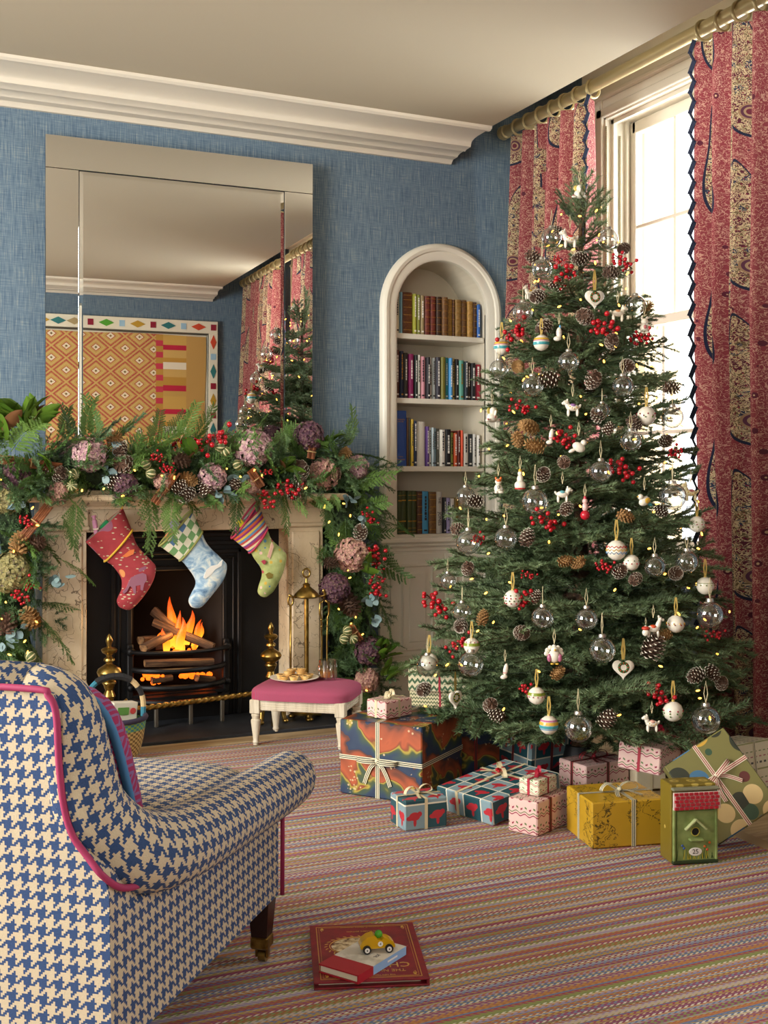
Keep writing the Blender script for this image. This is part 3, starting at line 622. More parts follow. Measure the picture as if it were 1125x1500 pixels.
# ---------------------------------------------------------------- brass: andirons, fender bar, fire tools
m_brass = mat('aged_brass', '#9a7a3c', .3, .95, fn=lambda t: {'Base Color': t.ramp(t.noise(t.obj(), 30., 4.), [(.3, '#6e5426'), (.6, '#a88a48'), (.8, '#c4a660')])})
AP = [(0, 545), (8, 555), (14, 572), (9, 588), (8, 596), (24, 600), (31, 607), (26, 618), (12, 626), (10, 634), (20, 640), (22, 648), (13, 654), (12, 660), (24, 668), (42, 680), (47, 693), (42, 706), (28, 718), (20, 724), (26, 729), (27, 735), (22, 741), (19, 752), (14, 762), (20, 775), (24, 785), (18, 795), (14, 830), (12, 850)]
def andiron(px, Y, sc, label):
    ztop = onY(px[0], px[1], Y).z; x = onY(px[0], px[1], Y).x; t = thing('andiron', label, 'andiron', (x, Y, .006), (0, 0, 0), 'brass andirons')
    k = 1/2.616/344*sc; pr = [(r*k, ztop-.006-(y-545)*k) for r, y in AP]; pr = [(r, max(z, .1)) for r, z in pr][::-1]
    MB().lathe(pr, 18).build('baluster', m_brass, t, smooth=40)
    for s_ in (-1, 1):
        MB().tube([(0, 0, .13), (s_*.03, -.01, .12), (s_*.05, -.02, .07), (s_*.055, -.025, .025), (s_*.06, -.03, .008)], [.018, .018, .015, .011, .015], 8).ell((s_*.06, -.034, .01), (.016, .02, .010), 8).build('foot', m_brass, t, smooth=True)
    MB().tube([(.0, 0, .17), (.03, 0, .16), (.055, 0, .17), (.075, -.005, .185)], [.006, .005, .004, .007], 6).build('hook', m_brass, t, smooth=True)
    MB().tube([(0, 0, .09), (.02, .14, .09), (.05, .2, .06)], .012, 6).build('log_bar', m_steel, t, smooth=40)
    return t
andiron((160, 928), 4.95, 1., 'brass andiron with pointed finial beside the woven basket')
andiron((397, 911), 5.07, .95, 'brass andiron with pointed finial behind the pink footstool')
def rope(mb, a, b, r, lobes=3, turns=18, n=12, seg=160):
    a, b = Vector(a), Vector(b); d = (b-a).normalized(); q = d.cross(Vector((0, 0, 1))).normalized(); w = q.cross(d); o = len(mb.v)
    for i in range(seg+1):
        s_ = i/seg; mb.addv([a.lerp(b, s_)+(q*cos(2*pi*k/n)+w*sin(2*pi*k/n))*r*(1+.22*cos(lobes*(2*pi*k/n)-turns*2*pi*s_)) for k in range(n)])
    for i in range(seg):
        for k in range(n): mb.face((o+i*n+k, o+i*n+(k+1) % n, o+i*n+n+(k+1) % n, o+i*n+n+k))
    return mb
fa, fb = onY(182, 1041, 4.92), onY(400, 1012, 4.99)
fd = thing('fender_bar', 'twisted brass fender bar across the front of the grate', 'fender', (0, 0, 0))
rope(MB(), fa, fb, .011, 3, 22, 12, 200).build('twisted_bar', m_brass, fd, smooth=True)
for p in (fa, fb): MB().ell(p, (.02, .016, .016), 10).tube([p, (p.x, p.y, .006)], .008, 8).build('end_post', m_brass, fd, smooth=True)
TX = onY(449, 900, 5.09).x
ft = thing('fire_tool_stand', 'brass fire tool stand with domed top beside the marble jamb', 'fire tools', (TX, 5.09, .006))
zt = onY(449, 833, 5.09).z-.006; zd = onY(449, 874, 5.09).z-.006
MB().tube([(0, 0, .07), (0, 0, zd+.01)], .011, 10).build('pole', m_brass, ft, smooth=40)
MB().lathe([(.0, zd-.006), (.05, zd-.006), (.06, zd+.002), (.056, zd+.014), (.04, zd+.03), (.025, zd+.042), (.016, zd+.05), (.02, zd+.056), (.008, zd+.066), (.006, zd+.085), (0, zd+.09)], 20).build('dome', m_brass, ft, smooth=40)
MB().tube([(.018*cos(a*pi/8), 0, zt-.02+.02*sin(a*pi/8)) for a in range(16)], .005, 6, closed=True).build('ring_handle', m_brass, ft, smooth=True)
MB().lathe([(0, .07), (.02, .068), (.04, .05), (.072, .04), (.08, .034), (.077, .026), (0, .026)], 24).build('base_dish', m_brass, ft, smooth=40)
for a in (-100, 20, 140): c_, s_ = .066*cos(radians(a)), .066*sin(radians(a)); MB().ell((c_, s_, .02), (.016, .016, .022), 8).ell((c_*1.1, s_*1.1, .008), (.02, .02, .010), 8).build('paw_foot', m_brass, ft, smooth=True)
for a in (-170, -20): MB().tube([(.05*cos(radians(a)), .05*sin(radians(a)), zd), (.085*cos(radians(a)), .085*sin(radians(a)), zd+.004), (.095*cos(radians(a)), .095*sin(radians(a)), zd+.016)], .005, 6).build('hook', m_brass, ft, smooth=True)
def zpx(y, x=449): return onY(x, y, 5.09).z-.006
tg = thing('fire_tongs', 'brass fire tongs hanging from the tool stand', 'tongs', (TX+.083, 5.07, .006))
for s_ in (-1, 1):
    MB().tube([(s_*.004, 0, zpx(880)), (s_*.022, 0, zpx(884)), (s_*.024, 0, zpx(900)), (s_*.016, 0, zpx(905)), (s_*.013, 0, zpx(940)), (s_*.015, 0, zpx(1000)), (s_*.006, 0, .09)], [.006, .006, .005, .004, .004, .004, .006], 7).ell((s_*.016, 0, zpx(908)), .007, 8).ell((s_*.015, 0, zpx(918)), .006, 8).build('arm', m_brass, tg, smooth=True)
MB().tube([(0, 0, zpx(878)), (0, 0, zpx(868))], .005, 6).ell((0, 0, zpx(866)), (.012, .006, .012), 10).build('hanger', m_brass, tg, smooth=True)
pk = thing('fire_poker', 'slim brass poker hanging from the tool stand', 'poker', (TX-.085, 5.075, .006))
MB().tube([(0, 0, zpx(886)), (0, 0, .08)], .0055, 8).build('shaft', m_brass, pk, smooth=True)
MB().tube([(.012*cos(a*pi/6), 0, zpx(878)+.024*sin(a*pi/6)) for a in range(12)], .005, 6, closed=True).build('loop_handle', m_brass, pk, smooth=True)
# ---------------------------------------------------------------- curtains and pole
def f_curtain(t):
    u, v, _ = t.sep(t.uv()); uvv = t.comb(u, v)
    n = t.noise(uvv, 85., 0., .4, 1.2); line = t.lt(t.ab(t.sub(n, .5)), .05)
    base = t.mix(line, '#8a3c42', '#c0917e')
    P, Q = .34, .58; col = t.fl(t.mul(u, 1/P)); par = t.mod(col, 2.)
    cu = t.mul(t.sub(t.m('FRACT', t.mul(u, 1/P)), .5), P); cv = t.mul(t.sub(t.m('FRACT', t.add(t.mul(v, 1/Q), t.mul(par, .5))), .5), Q)
    bx = t.add(cu, t.mul(t.mul(cv, t.ab(cv)), .55)); wd = t.add(.064, t.mul(cv, -.15))
    e = t.add(t.m('POWER', t.ab(t.m('DIVIDE', bx, t.mx(wd, .012))), 2.), t.m('POWER', t.ab(t.mul(cv, 1/.245)), 4.))
    v1 = t.n('TexVoronoi', {'Vector': uvv, 'Scale': 120.}); sp_old = t.ramp(t.sep(v1.outputs[1])[0], [(0, '#2b2a3a'), (.22, '#7a1c34'), (.45, '#d9c79a'), (.62, '#3a4a5a'), (.78, '#b88a58'), (.9, '#4a1828')], 'CONSTANT')
    nf = t.noise(uvv, 60., 2., .5, 2.); fb = t.ramp(t.noise(uvv, 26., 1.), [(.38, '#5c2634'), (.5, '#6e5c40'), (.6, '#343a4c')], 'CONSTANT')
    fill = t.mix(t.lt(t.ab(t.sub(nf, .5)), .055), fb, '#cdb88e'); fill = t.mix(t.lt(v1.outputs[0], .22), fill, '#8c2038')
    rr = t.m('SQRT', t.add(t.m('POWER', t.sub(cu, .01), 2.), t.m('POWER', t.sub(cv, -.15), 2.)))
    rings = t.ramp(t.mul(rr, 1/.032), [(0, '#6a2c38'), (.35, '#a88a68'), (.55, '#5c3444'), (.8, '#a08060')], 'CONSTANT')
    fill = t.mix(t.lt(rr, .032), fill, rings)
    c = t.mix(t.mul(t.lt(e, 1.), 1.), base, fill); c = t.mix(t.lt(t.ab(t.sub(e, 1.)), .09), c, '#23283c')
    fu = t.n('TexVoronoi', {'Vector': uvv, 'Scale': 13., 'Randomness': .6}); c = t.mix(t.mul(t.lt(fu.outputs[0], .16), t.gt(e, 1.3)), c, '#5a2432'); c = t.mix(t.mul(t.lt(fu.outputs[0], .07), t.gt(e, 1.3)), c, '#c8ac84')
    bd = t.mul(t.lt(t.ab(t.sub(t.mod(u, .51), .25)), .045), t.gt(t.noise(t.comb(t.mul(u, 2.), t.mul(v, 5.)), 1., 0.), .47)); c = t.mix(bd, c, fill)
    return {'Base Color': c, 'Normal': t.bump(t.noise(uvv, 900., 1.), .15, .001)}
m_curt = mat('rose_paisley_linen', '#a8585a', .9, fn=f_curtain, Transmission_Weight=0.)
def translucent(m, f):
    nt = m.node_tree; b = nt.nodes['Principled BSDF']; t = T(nt); tr = t.n('BsdfTranslucent'); src = b.inputs['Base Color'].links[0].from_socket; nt.links.new(src, tr.inputs[0])
    mx = t.n('MixShader', {0: f, 1: b.outputs[0], 2: tr}); nt.links.new(mx.outputs[0], nt.nodes['Material Output'].inputs[0])
translucent(m_curt, .22)
m_navy = mat('navy_ricrac_braid', '#1d2740', .8); m_pole = mat('pale_gilt_pole', '#b9a97e', .35, .35)
XC = 3.2; ZP = 2.99
def curtain(ya0, yb0, ya1, yb1, lead, label, nf, ph=0., u0=0.):
    """ya = leading edge (towards the window), yb = other end; 0 top, 1 bottom"""
    zt = ZP-.058; zb = .004; c = thing('curtain', label, 'curtain', (XC, (ya0+yb0)/2, 0), (0, 0, 0), 'rose paisley curtains'); yo = (ya0+yb0)/2
    nu, nv = nf*12+1, 26; wid = abs(yb0-ya0)*1.75
    def fn(u, v):
        a, b = ya0+(ya1-ya0)*v, yb0+(yb1-yb0)*v; am = .036+.042*min(1, v*2.5)
        y = a+(b-a)*(u+.012*sin(u*nf*4*pi+1)*v); x = am*sin(u*nf*2*pi+ph)+.014*sin(u*nf*pi*1.37+2+v*1.5)*v
        return (x, y-yo, zt+(zb-zt)*v)
    MB().grid(fn, nu, nv, lambda u, v: (u0+u*wid, (1-v)*2.8)).build('drape', m_curt, c, smooth=True)
    rr = MB(); pts = []; N = 70
    for i in range(N+1): v = i/N; p = fn(.0, v); pts.append((p[0]-.010, p[1]+(.014 if i % 2 else -.012), p[2]))
    for i in range(N):
        a, b = Vector(pts[i]), Vector(pts[i+1]); rr.box((0, 0, 0), ((b-a).length+.008, .018, .005), Matrix.Translation((a+b)/2) @ (Vector((1, 0, 0)).rotation_difference(b-a)).to_matrix().to_4x4())
    rr.build('ricrac_trim', m_navy, c)['kind'] = 'stuff'
    for k in range(nf+1):
        y = ya0+(yb0-ya0)*(.03+.94*k/nf); ring = MB().tube([(.041*cos(a*pi/10), 0, .041*sin(a*pi/10)) for a in range(20)], .0075, 8, closed=True)
        ring.build('ring', m_pole, c, smooth=True, loc=(0, y-yo, ZP-.012), rot=(0, 0, random.uniform(-.2, .2)))
    return c
def ypx(px, y=300): return onX(px, y, XC).y
curtain(ypx(872), ypx(757), ypx(872), ypx(757), -1, 'rose paisley curtain hanging beside the arched alcove', 6, -1.6, .0)
curtain(ypx(1027), 3.08, ypx(1052), 3.08, 1, 'rose paisley curtain with navy braid on the near side of the tree', 6, -1.6, .4)
curtain(1.38, 2.1, 1.38, 2.1, 1, 'rose paisley curtain of the nearer window, behind the tree in the mirror', 6, .3, .2)
curtain(.94, -.28, .94, -.28, 1, 'widest rose paisley curtain, reflected beside the framed textile', 8, 1.3, .9)
for y0, y1, lb in ((3.03, min(5.3, ypx(741, 193)), 'pale gilt curtain pole above the window with the tree'), (-.3, 2.2, 'pale gilt curtain pole above the nearer window')):
    p = thing('curtain_pole', lb, 'curtain pole', (XC, (y0+y1)/2, ZP), (0, 0, 0), None); L = y1-y0
    MB().tube([(0, -L/2, 0), (0, L/2, 0)], .029, 16).build('rod', m_pole, p, smooth=40)
    for s_ in (-1, 1):
        MB().lathe([(0, 0), (.029, 0), (.036, .006), (.036, .016), (.031, .02), (.036, .03), (.038, .045), (.032, .058), (.018, .066), (0, .068)], 16, Matrix.Translation((0, s_*L/2, 0)) @ Matrix.Rotation(-s_*pi/2, 4, 'X')).build('finial', m_pole, p, smooth=40)
        MB().box((.15, s_*(L/2-.14), .0), (.28, .02, .03), None, .004).box((XR-XC-.006, s_*(L/2-.14), 0), (.012, .05, .09), None, .003).build('bracket', m_pole, p)
# ---------------------------------------------------------------- footstool with plate, mince pies and tumbler
m_pinkf = mat('magenta_woven_wool', '#a8447a', .95, fn=lambda t: (lambda o: {'Base Color': t.mix(t.gt(t.m('FRACT', t.add(t.mul(t.sep(o)[0], 150.), t.mul(t.sep(o)[1], 150.))), .62), '#a23c58', '#8c5064'), 'Normal': t.bump(t.noise(o, 260., 1.), .3, .003)})(t.obj()))
m_limed = mat('limed_painted_wood', '#c9bda2', .6, fn=lambda t: {'Base Color': t.ramp(t.noise(t.map(t.obj(), (30, 30, 4)), 1., 4., .7), [(.3, '#a4957a'), (.5, '#cabea4'), (.75, '#d8cfba')])})
SA = atan2(-.614, .789)
fl0 = onZ(375, 1091); ex = Vector((cos(SA), sin(SA), 0)); ey = Vector((-sin(SA), cos(SA), 0))
SW, SD, SH = .375, .27, .30
sc = fl0+ex*(SW/2-.0)+ey*(SD/2)
st = thing('footstool', 'low footstool with magenta woven top and pale limed legs', 'footstool', (sc.x, sc.y, .001), (0, 0, SA))
for x in (-1, 1):
    for y in (-1, 1):
        MB().lathe([(.0, 0), (.011, 0), (.013, .01), (.015, .012), (.012, .018), (.013, .03), (.019, .075), (.022, .1), (.022, .106), (.016, .112), (.019, .122), (.021, .128), (.016, .136), (.0, .138)], 12).box((0, 0, .165), (.044, .044, .06), None, .003).build('leg', m_limed, st, smooth=35, loc=(x*SW/2, y*SD/2, 0))
for c, d in (((0, -SD/2, .172), (SW-.04, .026, .046)), ((0, SD/2, .172), (SW-.04, .026, .046)), ((-SW/2, 0, .172), (.026, SD-.04, .046)), ((SW/2, 0, .172), (.026, SD-.04, .046))):
    r = MB().box(c, d, None, .003)
    for k in (-.013, -.004, .005, .014): r.box((c[0], c[1], c[2]+k), (d[0]+(.005 if d[1] > .1 else 0), d[1]+(.005 if d[0] > .1 else 0), .005), None, .001)
    r.build('apron', m_limed, st)
def dome(u, v):
    a = 2*pi*u; n = 5.; cx, sy = cos(a), sin(a); q = (abs(cx)**n+abs(sy)**n)**(-1/n); R = 1 if v < .35 else cos((v-.35)/.65*pi/2)**.55
    R = max(R, .001); z = .195+.028*(v/.35) if v < .35 else .223+.036*sin((v-.35)/.65*pi/2)
    return (cx*q*(SW/2+.034)*R, sy*q*(SD/2+.034)*R, z)
MB().grid(dome, 48, 16, None, None, True).build('seat_pad', m_pinkf, st, smooth=True)
ZS = .001+.259
m_china = mat('cream_china', '#e6dfcc', .15); m_pastry = mat('baked_pastry', '#d9a85e', .7, fn=lambda t: {'Base Color': t.ramp(t.noise(t.obj(), 40., 3.), [(.3, '#c08a42'), (.6, '#e2bd78'), (.8, '#eed09a')])}); m_mince = mat('dark_mincemeat', '#3a1c10', .5)
pl = onZ(431, 993, ZS+.01); plt = thing('dinner_plate', 'round cream plate of mince pies on the footstool', 'plate', (pl.x, pl.y, ZS-.002))
MB().lathe([(0, .004), (.045, .004), (.055, .0), (.06, .003), (.105, .014), (.108, .017), (.103, .018), (.06, .009), (.0, .008)], 32).build('dish', m_china, plt, smooth=50)
PIE = [(-.055, -.02, 0), (-.02, -.05, 0), (.03, -.05, 0), (.06, -.02, 0), (.05, .03, 0), (0, .05, 0), (-.05, .03, 0), (-.002, .0, 0), (-.03, -.015, 1), (.022, -.02, 1), (.0, .03, 1), (.04, .02, 1)]
pp = None
for k, (x, y, lv) in enumerate(PIE):
    lb = 'small golden mince pie piled on top of the others on the plate' if lv else 'small golden mince pie in the lower layer on the plate'
    if pp is None:
        pp = thing('mince_pie', lb, 'mince pie', (0, 0, 0), (0, 0, 0), 'mince pies on the plate')
        n = 18; pr = [(.013, 0), (.0135, .001), (.0205, .016), (.0215, .018), (.019, .0185), (.016, .0165), (0, .017)]; MB().lathe([(0, 0)]+pr, n).build('crust', m_pastry, pp, smooth=40)
        MB().prism([((.010 if i % 2 else .0055)*cos(i*pi/5), (.010 if i % 2 else .0055)*sin(i*pi/5)) for i in range(10)], .0165, .018).build('filling', m_mince, pp)
        o = pp
    else: o = copyt(pp); o['label'] = lb
    o.location = (pl.x+x, pl.y+y, ZS+.0075+lv*.0195); o.rotation_euler = (random.uniform(-.2, .2)*lv, random.uniform(-.2, .2)*lv, random.uniform(0, 6))
m_glass = clear('tumbler_glass', '#f4f4ee', .10, .9, .35); m_whisky = mat('amber_whisky', '#e0902c', .08, Alpha=.8)
gp = onZ(480, 995, ZS); gl = thing('tumbler', 'cut glass tumbler of amber whisky on the footstool', 'glass', (gp.x, gp.y, ZS-.004))
gmb = MB(); nn = 24
gmb.lathe([(.0, .0), (.036, 0), (.038, .004), (.039, .09), (.0365, .09), (.0355, .016), (0, .014)], nn)
for k in range(12): a = 2*pi*k/12; gmb.box((0, 0, 0), (.004, .009, .06), TR(.039*cos(a), .039*sin(a), .04) @ Rz(a), .0015)
gmb.build('vessel', m_glass, gl, smooth=40); MB().lathe([(0, .0165), (.034, .0165), (.0345, .042), (0, .042)], 24).build('whisky', m_whisky, gl, smooth=40)
# ---------------------------------------------------------------- stockings hanging from the mantel
def sp(x, y, Y=5.135): return onY(90+x/2.616, 720+y/2.616, Y)
def f_red(t):
    o = t.obj(); v = t.n('TexVoronoi', {'Vector': t.map(o, (1, 1, 2.4), (0, .7, 0)), 'Scale': 38.}); n = t.noise(o, 30., 3.)
    c = t.mix(n, '#8c2a32', '#a83c3e'); c = t.mix(t.mul(t.lt(v.outputs[0], .26), t.gt(t.sep(v.outputs[1])[0], .35)), c, '#b9b090'); w = t.noise(o, 9., 1.); c = t.mix(t.gt(w, .64), c, '#8a5468'); c = t.mix(t.lt(w, .33), c, '#d08a50')
    return {'Base Color': c, 'Normal': t.bump(t.noise(o, 400., 1.), .3, .002)}
def f_blue(t):
    o = t.obj(); w = t.noise(o, 14., 4., .6, 1.2); c = t.ramp(w, [(.32, '#4a6a88'), (.44, '#86a4ba'), (.55, '#b4c6cc'), (.64, '#dcdccc'), (.75, '#7a98ae')]); return {'Base Color': c}
def f_green(t):
    o = t.obj(); w = t.noise(o, 18., 4., .6); c = t.ramp(w, [(.3, '#7e8c4c'), (.6, '#a9b070'), (.8, '#c2c48c')]); v = t.n('TexVoronoi', {'Vector': o, 'Scale': 42.}); k = t.sep(v.outputs[1])[0]
    c = t.mix(t.mul(t.lt(v.outputs[0], .34), t.gt(k, .55)), c, t.ramp(k, [(.5, '#a83a48'), (.66, '#4a7a9a'), (.8, '#c2a040'), (.92, '#d8b0a0')], 'CONSTANT')); return {'Base Color': c}
def f_harl(t):
    x, y, z = t.sep(t.obj()); a = t.fl(t.mul(t.add(t.mul(x, .9), z), 21.)); b = t.fl(t.mul(t.sub(t.mul(x, 1.2), t.mul(z, .75)), 24.)); return {'Base Color': t.mix(t.mod(t.add(a, b), 2.), t.mix(t.mod(b, 4.), '#48688a', '#6a945c'), '#d6d2b8')}
STR = ['#a8304a', '#d8c090', '#3a5a92', '#c8602a', '#8a2a6a', '#d4b44a', '#5a86a8', '#b84a3a', '#e0d2b0', '#7a3a7a']
def f_strp(t):
    x, y, z = t.sep(t.obj()); k = t.m('FRACT', t.mul(t.sub(t.mul(x, .82), t.mul(z, .57)), 9.)); k = t.m('FRACT', t.mul(t.add(t.mul(x, .75), t.mul(z, -.9)), 8.5))
    return {'Base Color': t.ramp(k, [(i/10, c) for i, c in enumerate(STR)], 'CONSTANT')}
m_lin = mat('stocking_lining', '#8c8068', .9)
def stocking(secs, ms, mc, mtrim, label, Yh=5.135):
    t = thing('christmas_stocking', label, 'stocking', sp(*[(a+b)/2 for a, b in zip(*secs[0])], Yh), (0, 0, 0)); O = t.location.copy()
    def loft(S, m, nm, grow=1., cap=True, n=20, smooth=True):
        mb = MB()
        for L_, R_, dp in S:
            c = (L_+R_)/2; h = (R_-L_)/2*grow
            mb.addv([c+h*cos(2*pi*k/n)+Vector((0, dp*sin(2*pi*k/n), 0))*grow for k in range(n)])
        for i in range(len(S)-1):
            for k in range(n): mb.face((i*n+k, i*n+(k+1) % n, i*n+n+(k+1) % n, i*n+n+k))
        if cap: mb.face([(len(S)-1)*n+k for k in range(n)])
        return mb.build(nm, m, t, smooth=smooth)
    P = []
    for i, (L_, R_) in enumerate(secs):
        a, b = sp(*L_, Yh)-O, sp(*R_, Yh)-O; P.append((a, b, min(.036, (b-a).length*.26)))
    Q = []
    for i in range(len(P)-1):
        p0, p1, p2, p3 = P[max(i-1, 0)], P[i], P[i+1], P[min(i+2, len(P)-1)]
        for k in range(4):
            u = k/4; cr = lambda a, b, c, d: .5*((2*b)+(c-a)*u+(2*a-5*b+4*c-d)*u*u+(3*b-a-3*c+d)*u**3)
            Q.append(tuple(cr(p0[j], p1[j], p2[j], p3[j]) for j in range(3)))
    Q.append(P[-1]); loft(Q[2:], ms, 'leg'); loft(P[:2], mc, 'cuff', 1.045, False)
    loft([(P[0][0]*.98, P[0][1]*.98, P[0][2]*.8), (P[1][0], P[1][1], P[1][2]*.85)], m_lin, 'lining', .9, True)
    for w in (1, 0) if mtrim[1] else (1,):
        a, b, dp = P[w]; c = (a+b)/2; h = (b-a)/2*1.06; MB().tube([c+h*cos(2*pi*k/24)+Vector((0, dp*1.1*sin(2*pi*k/24), 0)) for k in range(24)], .005, 6, closed=True).build('braid', mtrim[0], t, smooth=True)
    R0 = P[0][1]; MB().tube([R0, R0+Vector((.004, 0, .03)), R0+Vector((0, .0, .06)), R0+Vector((-.008, 0, .03)), R0*.97], .002, 5).build('hanging_loop', mtrim[0], t)
    return t
S1 = [((95, 190), (233, 66)), ((168, 265), (268, 150)), ((195, 284), (292, 208)), ((228, 330), (340, 260)), ((230, 372), (362, 290)), ((220, 396), (352, 342)), ((212, 420), (318, 398)), ((222, 442), (282, 440)), ((245, 453), (262, 453))]
S2 = [((378, 205), (497, 75)), ((455, 262), (537, 155)), ((480, 288), (562, 205)), ((510, 332), (615, 258)), ((512, 362), (634, 285)), ((498, 390), (622, 336)), ((487, 418), (578, 396)), ((496, 440), (546, 434)), ((512, 447), (530, 446))]
S3 = [((655, 175), (750, 40)), ((722, 232), (787, 140)), ((738, 256), (807, 185)), ((765, 296), (850, 224)), ((768, 326), (862, 250)), ((757, 360), (848, 312)), ((752, 385), (818, 374)), ((763, 400), (797, 396)), ((775, 405), (786, 404))]
m_yel = mat('yellow_braid', '#c9a02c', .7); m_olv = mat('olive_stripe_braid', '#8a8a4a', .8); m_rdb = mat('red_piping', '#a8304a', .8)
k1 = stocking(S1, mat('red_embroidered_cloth', '#b03a40', .9, fn=f_red), MATS['red_embroidered_cloth'], (m_yel, 0), 'red embroidered stocking with leaf pattern and yellow braid hanging from the mantelpiece')
k2 = stocking(S2, mat('blue_toile_cloth', '#9ab4c4', .9, fn=f_blue), mat('harlequin_cloth', '#7a96a0', .9, fn=f_harl), (m_olv, 1), 'pale blue toile stocking with harlequin cuff hanging from the mantelpiece')
k3 = stocking(S3, mat('green_floral_cloth', '#a0aa68', .9, fn=f_green), mat('rainbow_striped_cloth', '#b05050', .9, fn=f_strp), (m_rdb, 1), 'green floral stocking with striped cuff hanging from the mantelpiece')
def applique(parent, pts, c, nm, Y=5.097):
    P = [sp(*p, Y)-parent.location for p in pts]; n = len(P); mb = MB(); mb.addv([(p.x, p.y, p.z) for p in P]+[(p.x, p.y+.012, p.z) for p in P]); mb.face(range(n)); [mb.face((i, (i+1) % n, n+(i+1) % n, n+i)) for i in range(n)]; mb.build(nm, mat('applique_'+c.strip('#'), c, .9), parent)
applique(k1, [(258, 350), (268, 330), (290, 318), (312, 312), (325, 318), (328, 340), (318, 352), (312, 380), (304, 378), (303, 358), (285, 362), (286, 392), (277, 390), (272, 368), (262, 362), (252, 382), (240, 392), (236, 384), (250, 370)], '#8c5a6a', 'elephant_motif')
applique(k1, [(232, 250), (262, 225), (280, 222), (276, 240), (250, 252)], '#d0703a', 'bird_motif')
applique(k2, [(545, 330), (556, 300), (575, 285), (600, 280), (618, 262), (614, 285), (588, 300), (575, 318), (552, 335)], '#dcd8cc', 'leaping_animal_motif')
applique(k3, [(790, 250), (798, 225), (808, 195), (814, 210), (806, 236), (800, 258)], '#c9a08a', 'animal_motif'); applique(k3, [(785, 318), (798, 310), (812, 318), (808, 332), (792, 334)], '#7a6a28', 'flower_motif'); applique(k3, [(768, 268), (778, 262), (786, 270), (778, 280)], '#a83a48', 'flower_motif')
def treat(nm, a, b, r, c, label, box=False, Y=5.13):
    a, b = sp(*a, Y), sp(*b, Y); t = thing(nm, label, 'wrapped treat', a, Vector((0, 0, 1)).rotation_difference(b-a).to_euler(), None); L = (b-a).length; m = mat('treat_wrap_'+c.strip('#'), c, .3)
    if box: MB().box((0, 0, L/2), (2*r, 1.2*r, L), None, .003).build('wrapper', m, t)
    else: MB().lathe([(0, 0), (r, 0), (r, L*.82), (r*.5, L*.86), (r*.55, L*.88), (r*1.05, L), (0, L*.97)], 12).build('wrapper', m, t, smooth=40)
    MB().box((0, 0, L*.5), (2.04*r, 1.24*r if box else 2.04*r, L*.07), None, .002).build('paper_band', mat('treat_band', '#e8dcc8', .5), t)
treat('cracker', (140, 195), (124, 92), .011, '#c98aa8', 'pink twisted cracker poking out of the red stocking')
treat('wrapped_parcel', (205, 165), (158, 122), .022, '#1f7a4a', 'small green parcel tucked in the red stocking', True)
treat('wrapped_parcel', (465, 150), (420, 118), .02, '#9a7ab8', 'small lilac parcel tucked in the blue stocking', True)
treat('wrapped_parcel', (440, 180), (400, 168), .016, '#d0502a', 'small orange parcel tucked in the blue stocking', True)
treat('wrapped_sweet', (705, 170), (668, 145), .017, '#b82a80', 'shiny magenta sweet in the green stocking'); treat('wrapped_bar', (712, 150), (678, 112), .014, '#d8c02a', 'small yellow bar poking out of the green stocking', True); treat('wrapped_sweet', (735, 125), (708, 98), .014, '#8a8e96', 'silver-grey sweet in the green stocking')
# ---------------------------------------------------------------- armchair
def f_hound(p):
    def f(t):
        u, v, _ = t.sep(t.uv()); i = t.fl(t.mul(u, 8/p)); j = t.fl(t.mul(v, 8/p))
        wc = t.lt(t.mod(i, 8.), 4.); fc = t.lt(t.mod(j, 8.), 4.); ov = t.lt(t.mod(t.add(i, j), 4.), 2.)
        k = t.add(t.mul(ov, wc), t.mul(t.sub(1., ov), fc)); n = t.noise(t.comb(u, v), 420., 2.)
        c = t.mix(k, t.mix(n, '#c0b092', '#ab9c80'), t.mix(n, '#2c4670', '#1f3558'))
        return {'Base Color': c, 'Normal': t.bump(t.add(n, t.mul(k, .15)), .35, .003)}
    return f
m_hound = mat('navy_houndstooth_wool', '#7a8296', .95, fn=f_hound(.030)); m_pipe = mat('raspberry_piping', '#8f1f4a', .7)
m_mahog = mat('dark_mahogany', '#24100c', .25)
ch = thing('armchair', 'navy and cream houndstooth armchair with raspberry piping facing the fireplace', 'armchair', (.406, 2.511, .001), (0, 0, radians(50)))
MB().box((-.01, 0, .275), (.81, .72, .27), None, .018).build('base', m_hound, ch, boxuv=True)
XB = -.43
half = [(-.36, .16), (-.36, .44), (-.352, .475), (-.325, .505), (-.298, .54), (-.284, .59), (-.278, .66), (-.276, .745), (-.262, .775), (-.235, .785)]
poly = half+[(-y, z) for y, z in half[::-1]]
mb = MB(); n = len(poly)
def bx_(z): return XB-.035*max(0, (z-.3)/.5)
mb.addv([(bx_(z), y, z) for y, z in poly]); mb.addv([(bx_(z)+.13, y*.985, z) for y, z in poly])
mb.face(range(n)[::-1] if False else range(n)); mb.face([n+i for i in range(n)][::-1])
for i in range(n): mb.face((i, n+i, n+(i+1) % n, (i+1) % n))
mb.build('back', m_hound, ch, boxuv=True)
def cat_path(P, k=5):
    P = [Vector(p) for p in P]; out = []
    for i in range(len(P)-1):
        a, b, c, d = P[max(i-1, 0)], P[i], P[i+1], P[min(i+2, len(P)-1)]
        for j in range(k): u = j/k; out.append(.5*((2*b)+(c-a)*u+(2*a-5*b+4*c-d)*u*u+(3*b-a-3*c+d)*u**3))
    return out+[P[-1]]
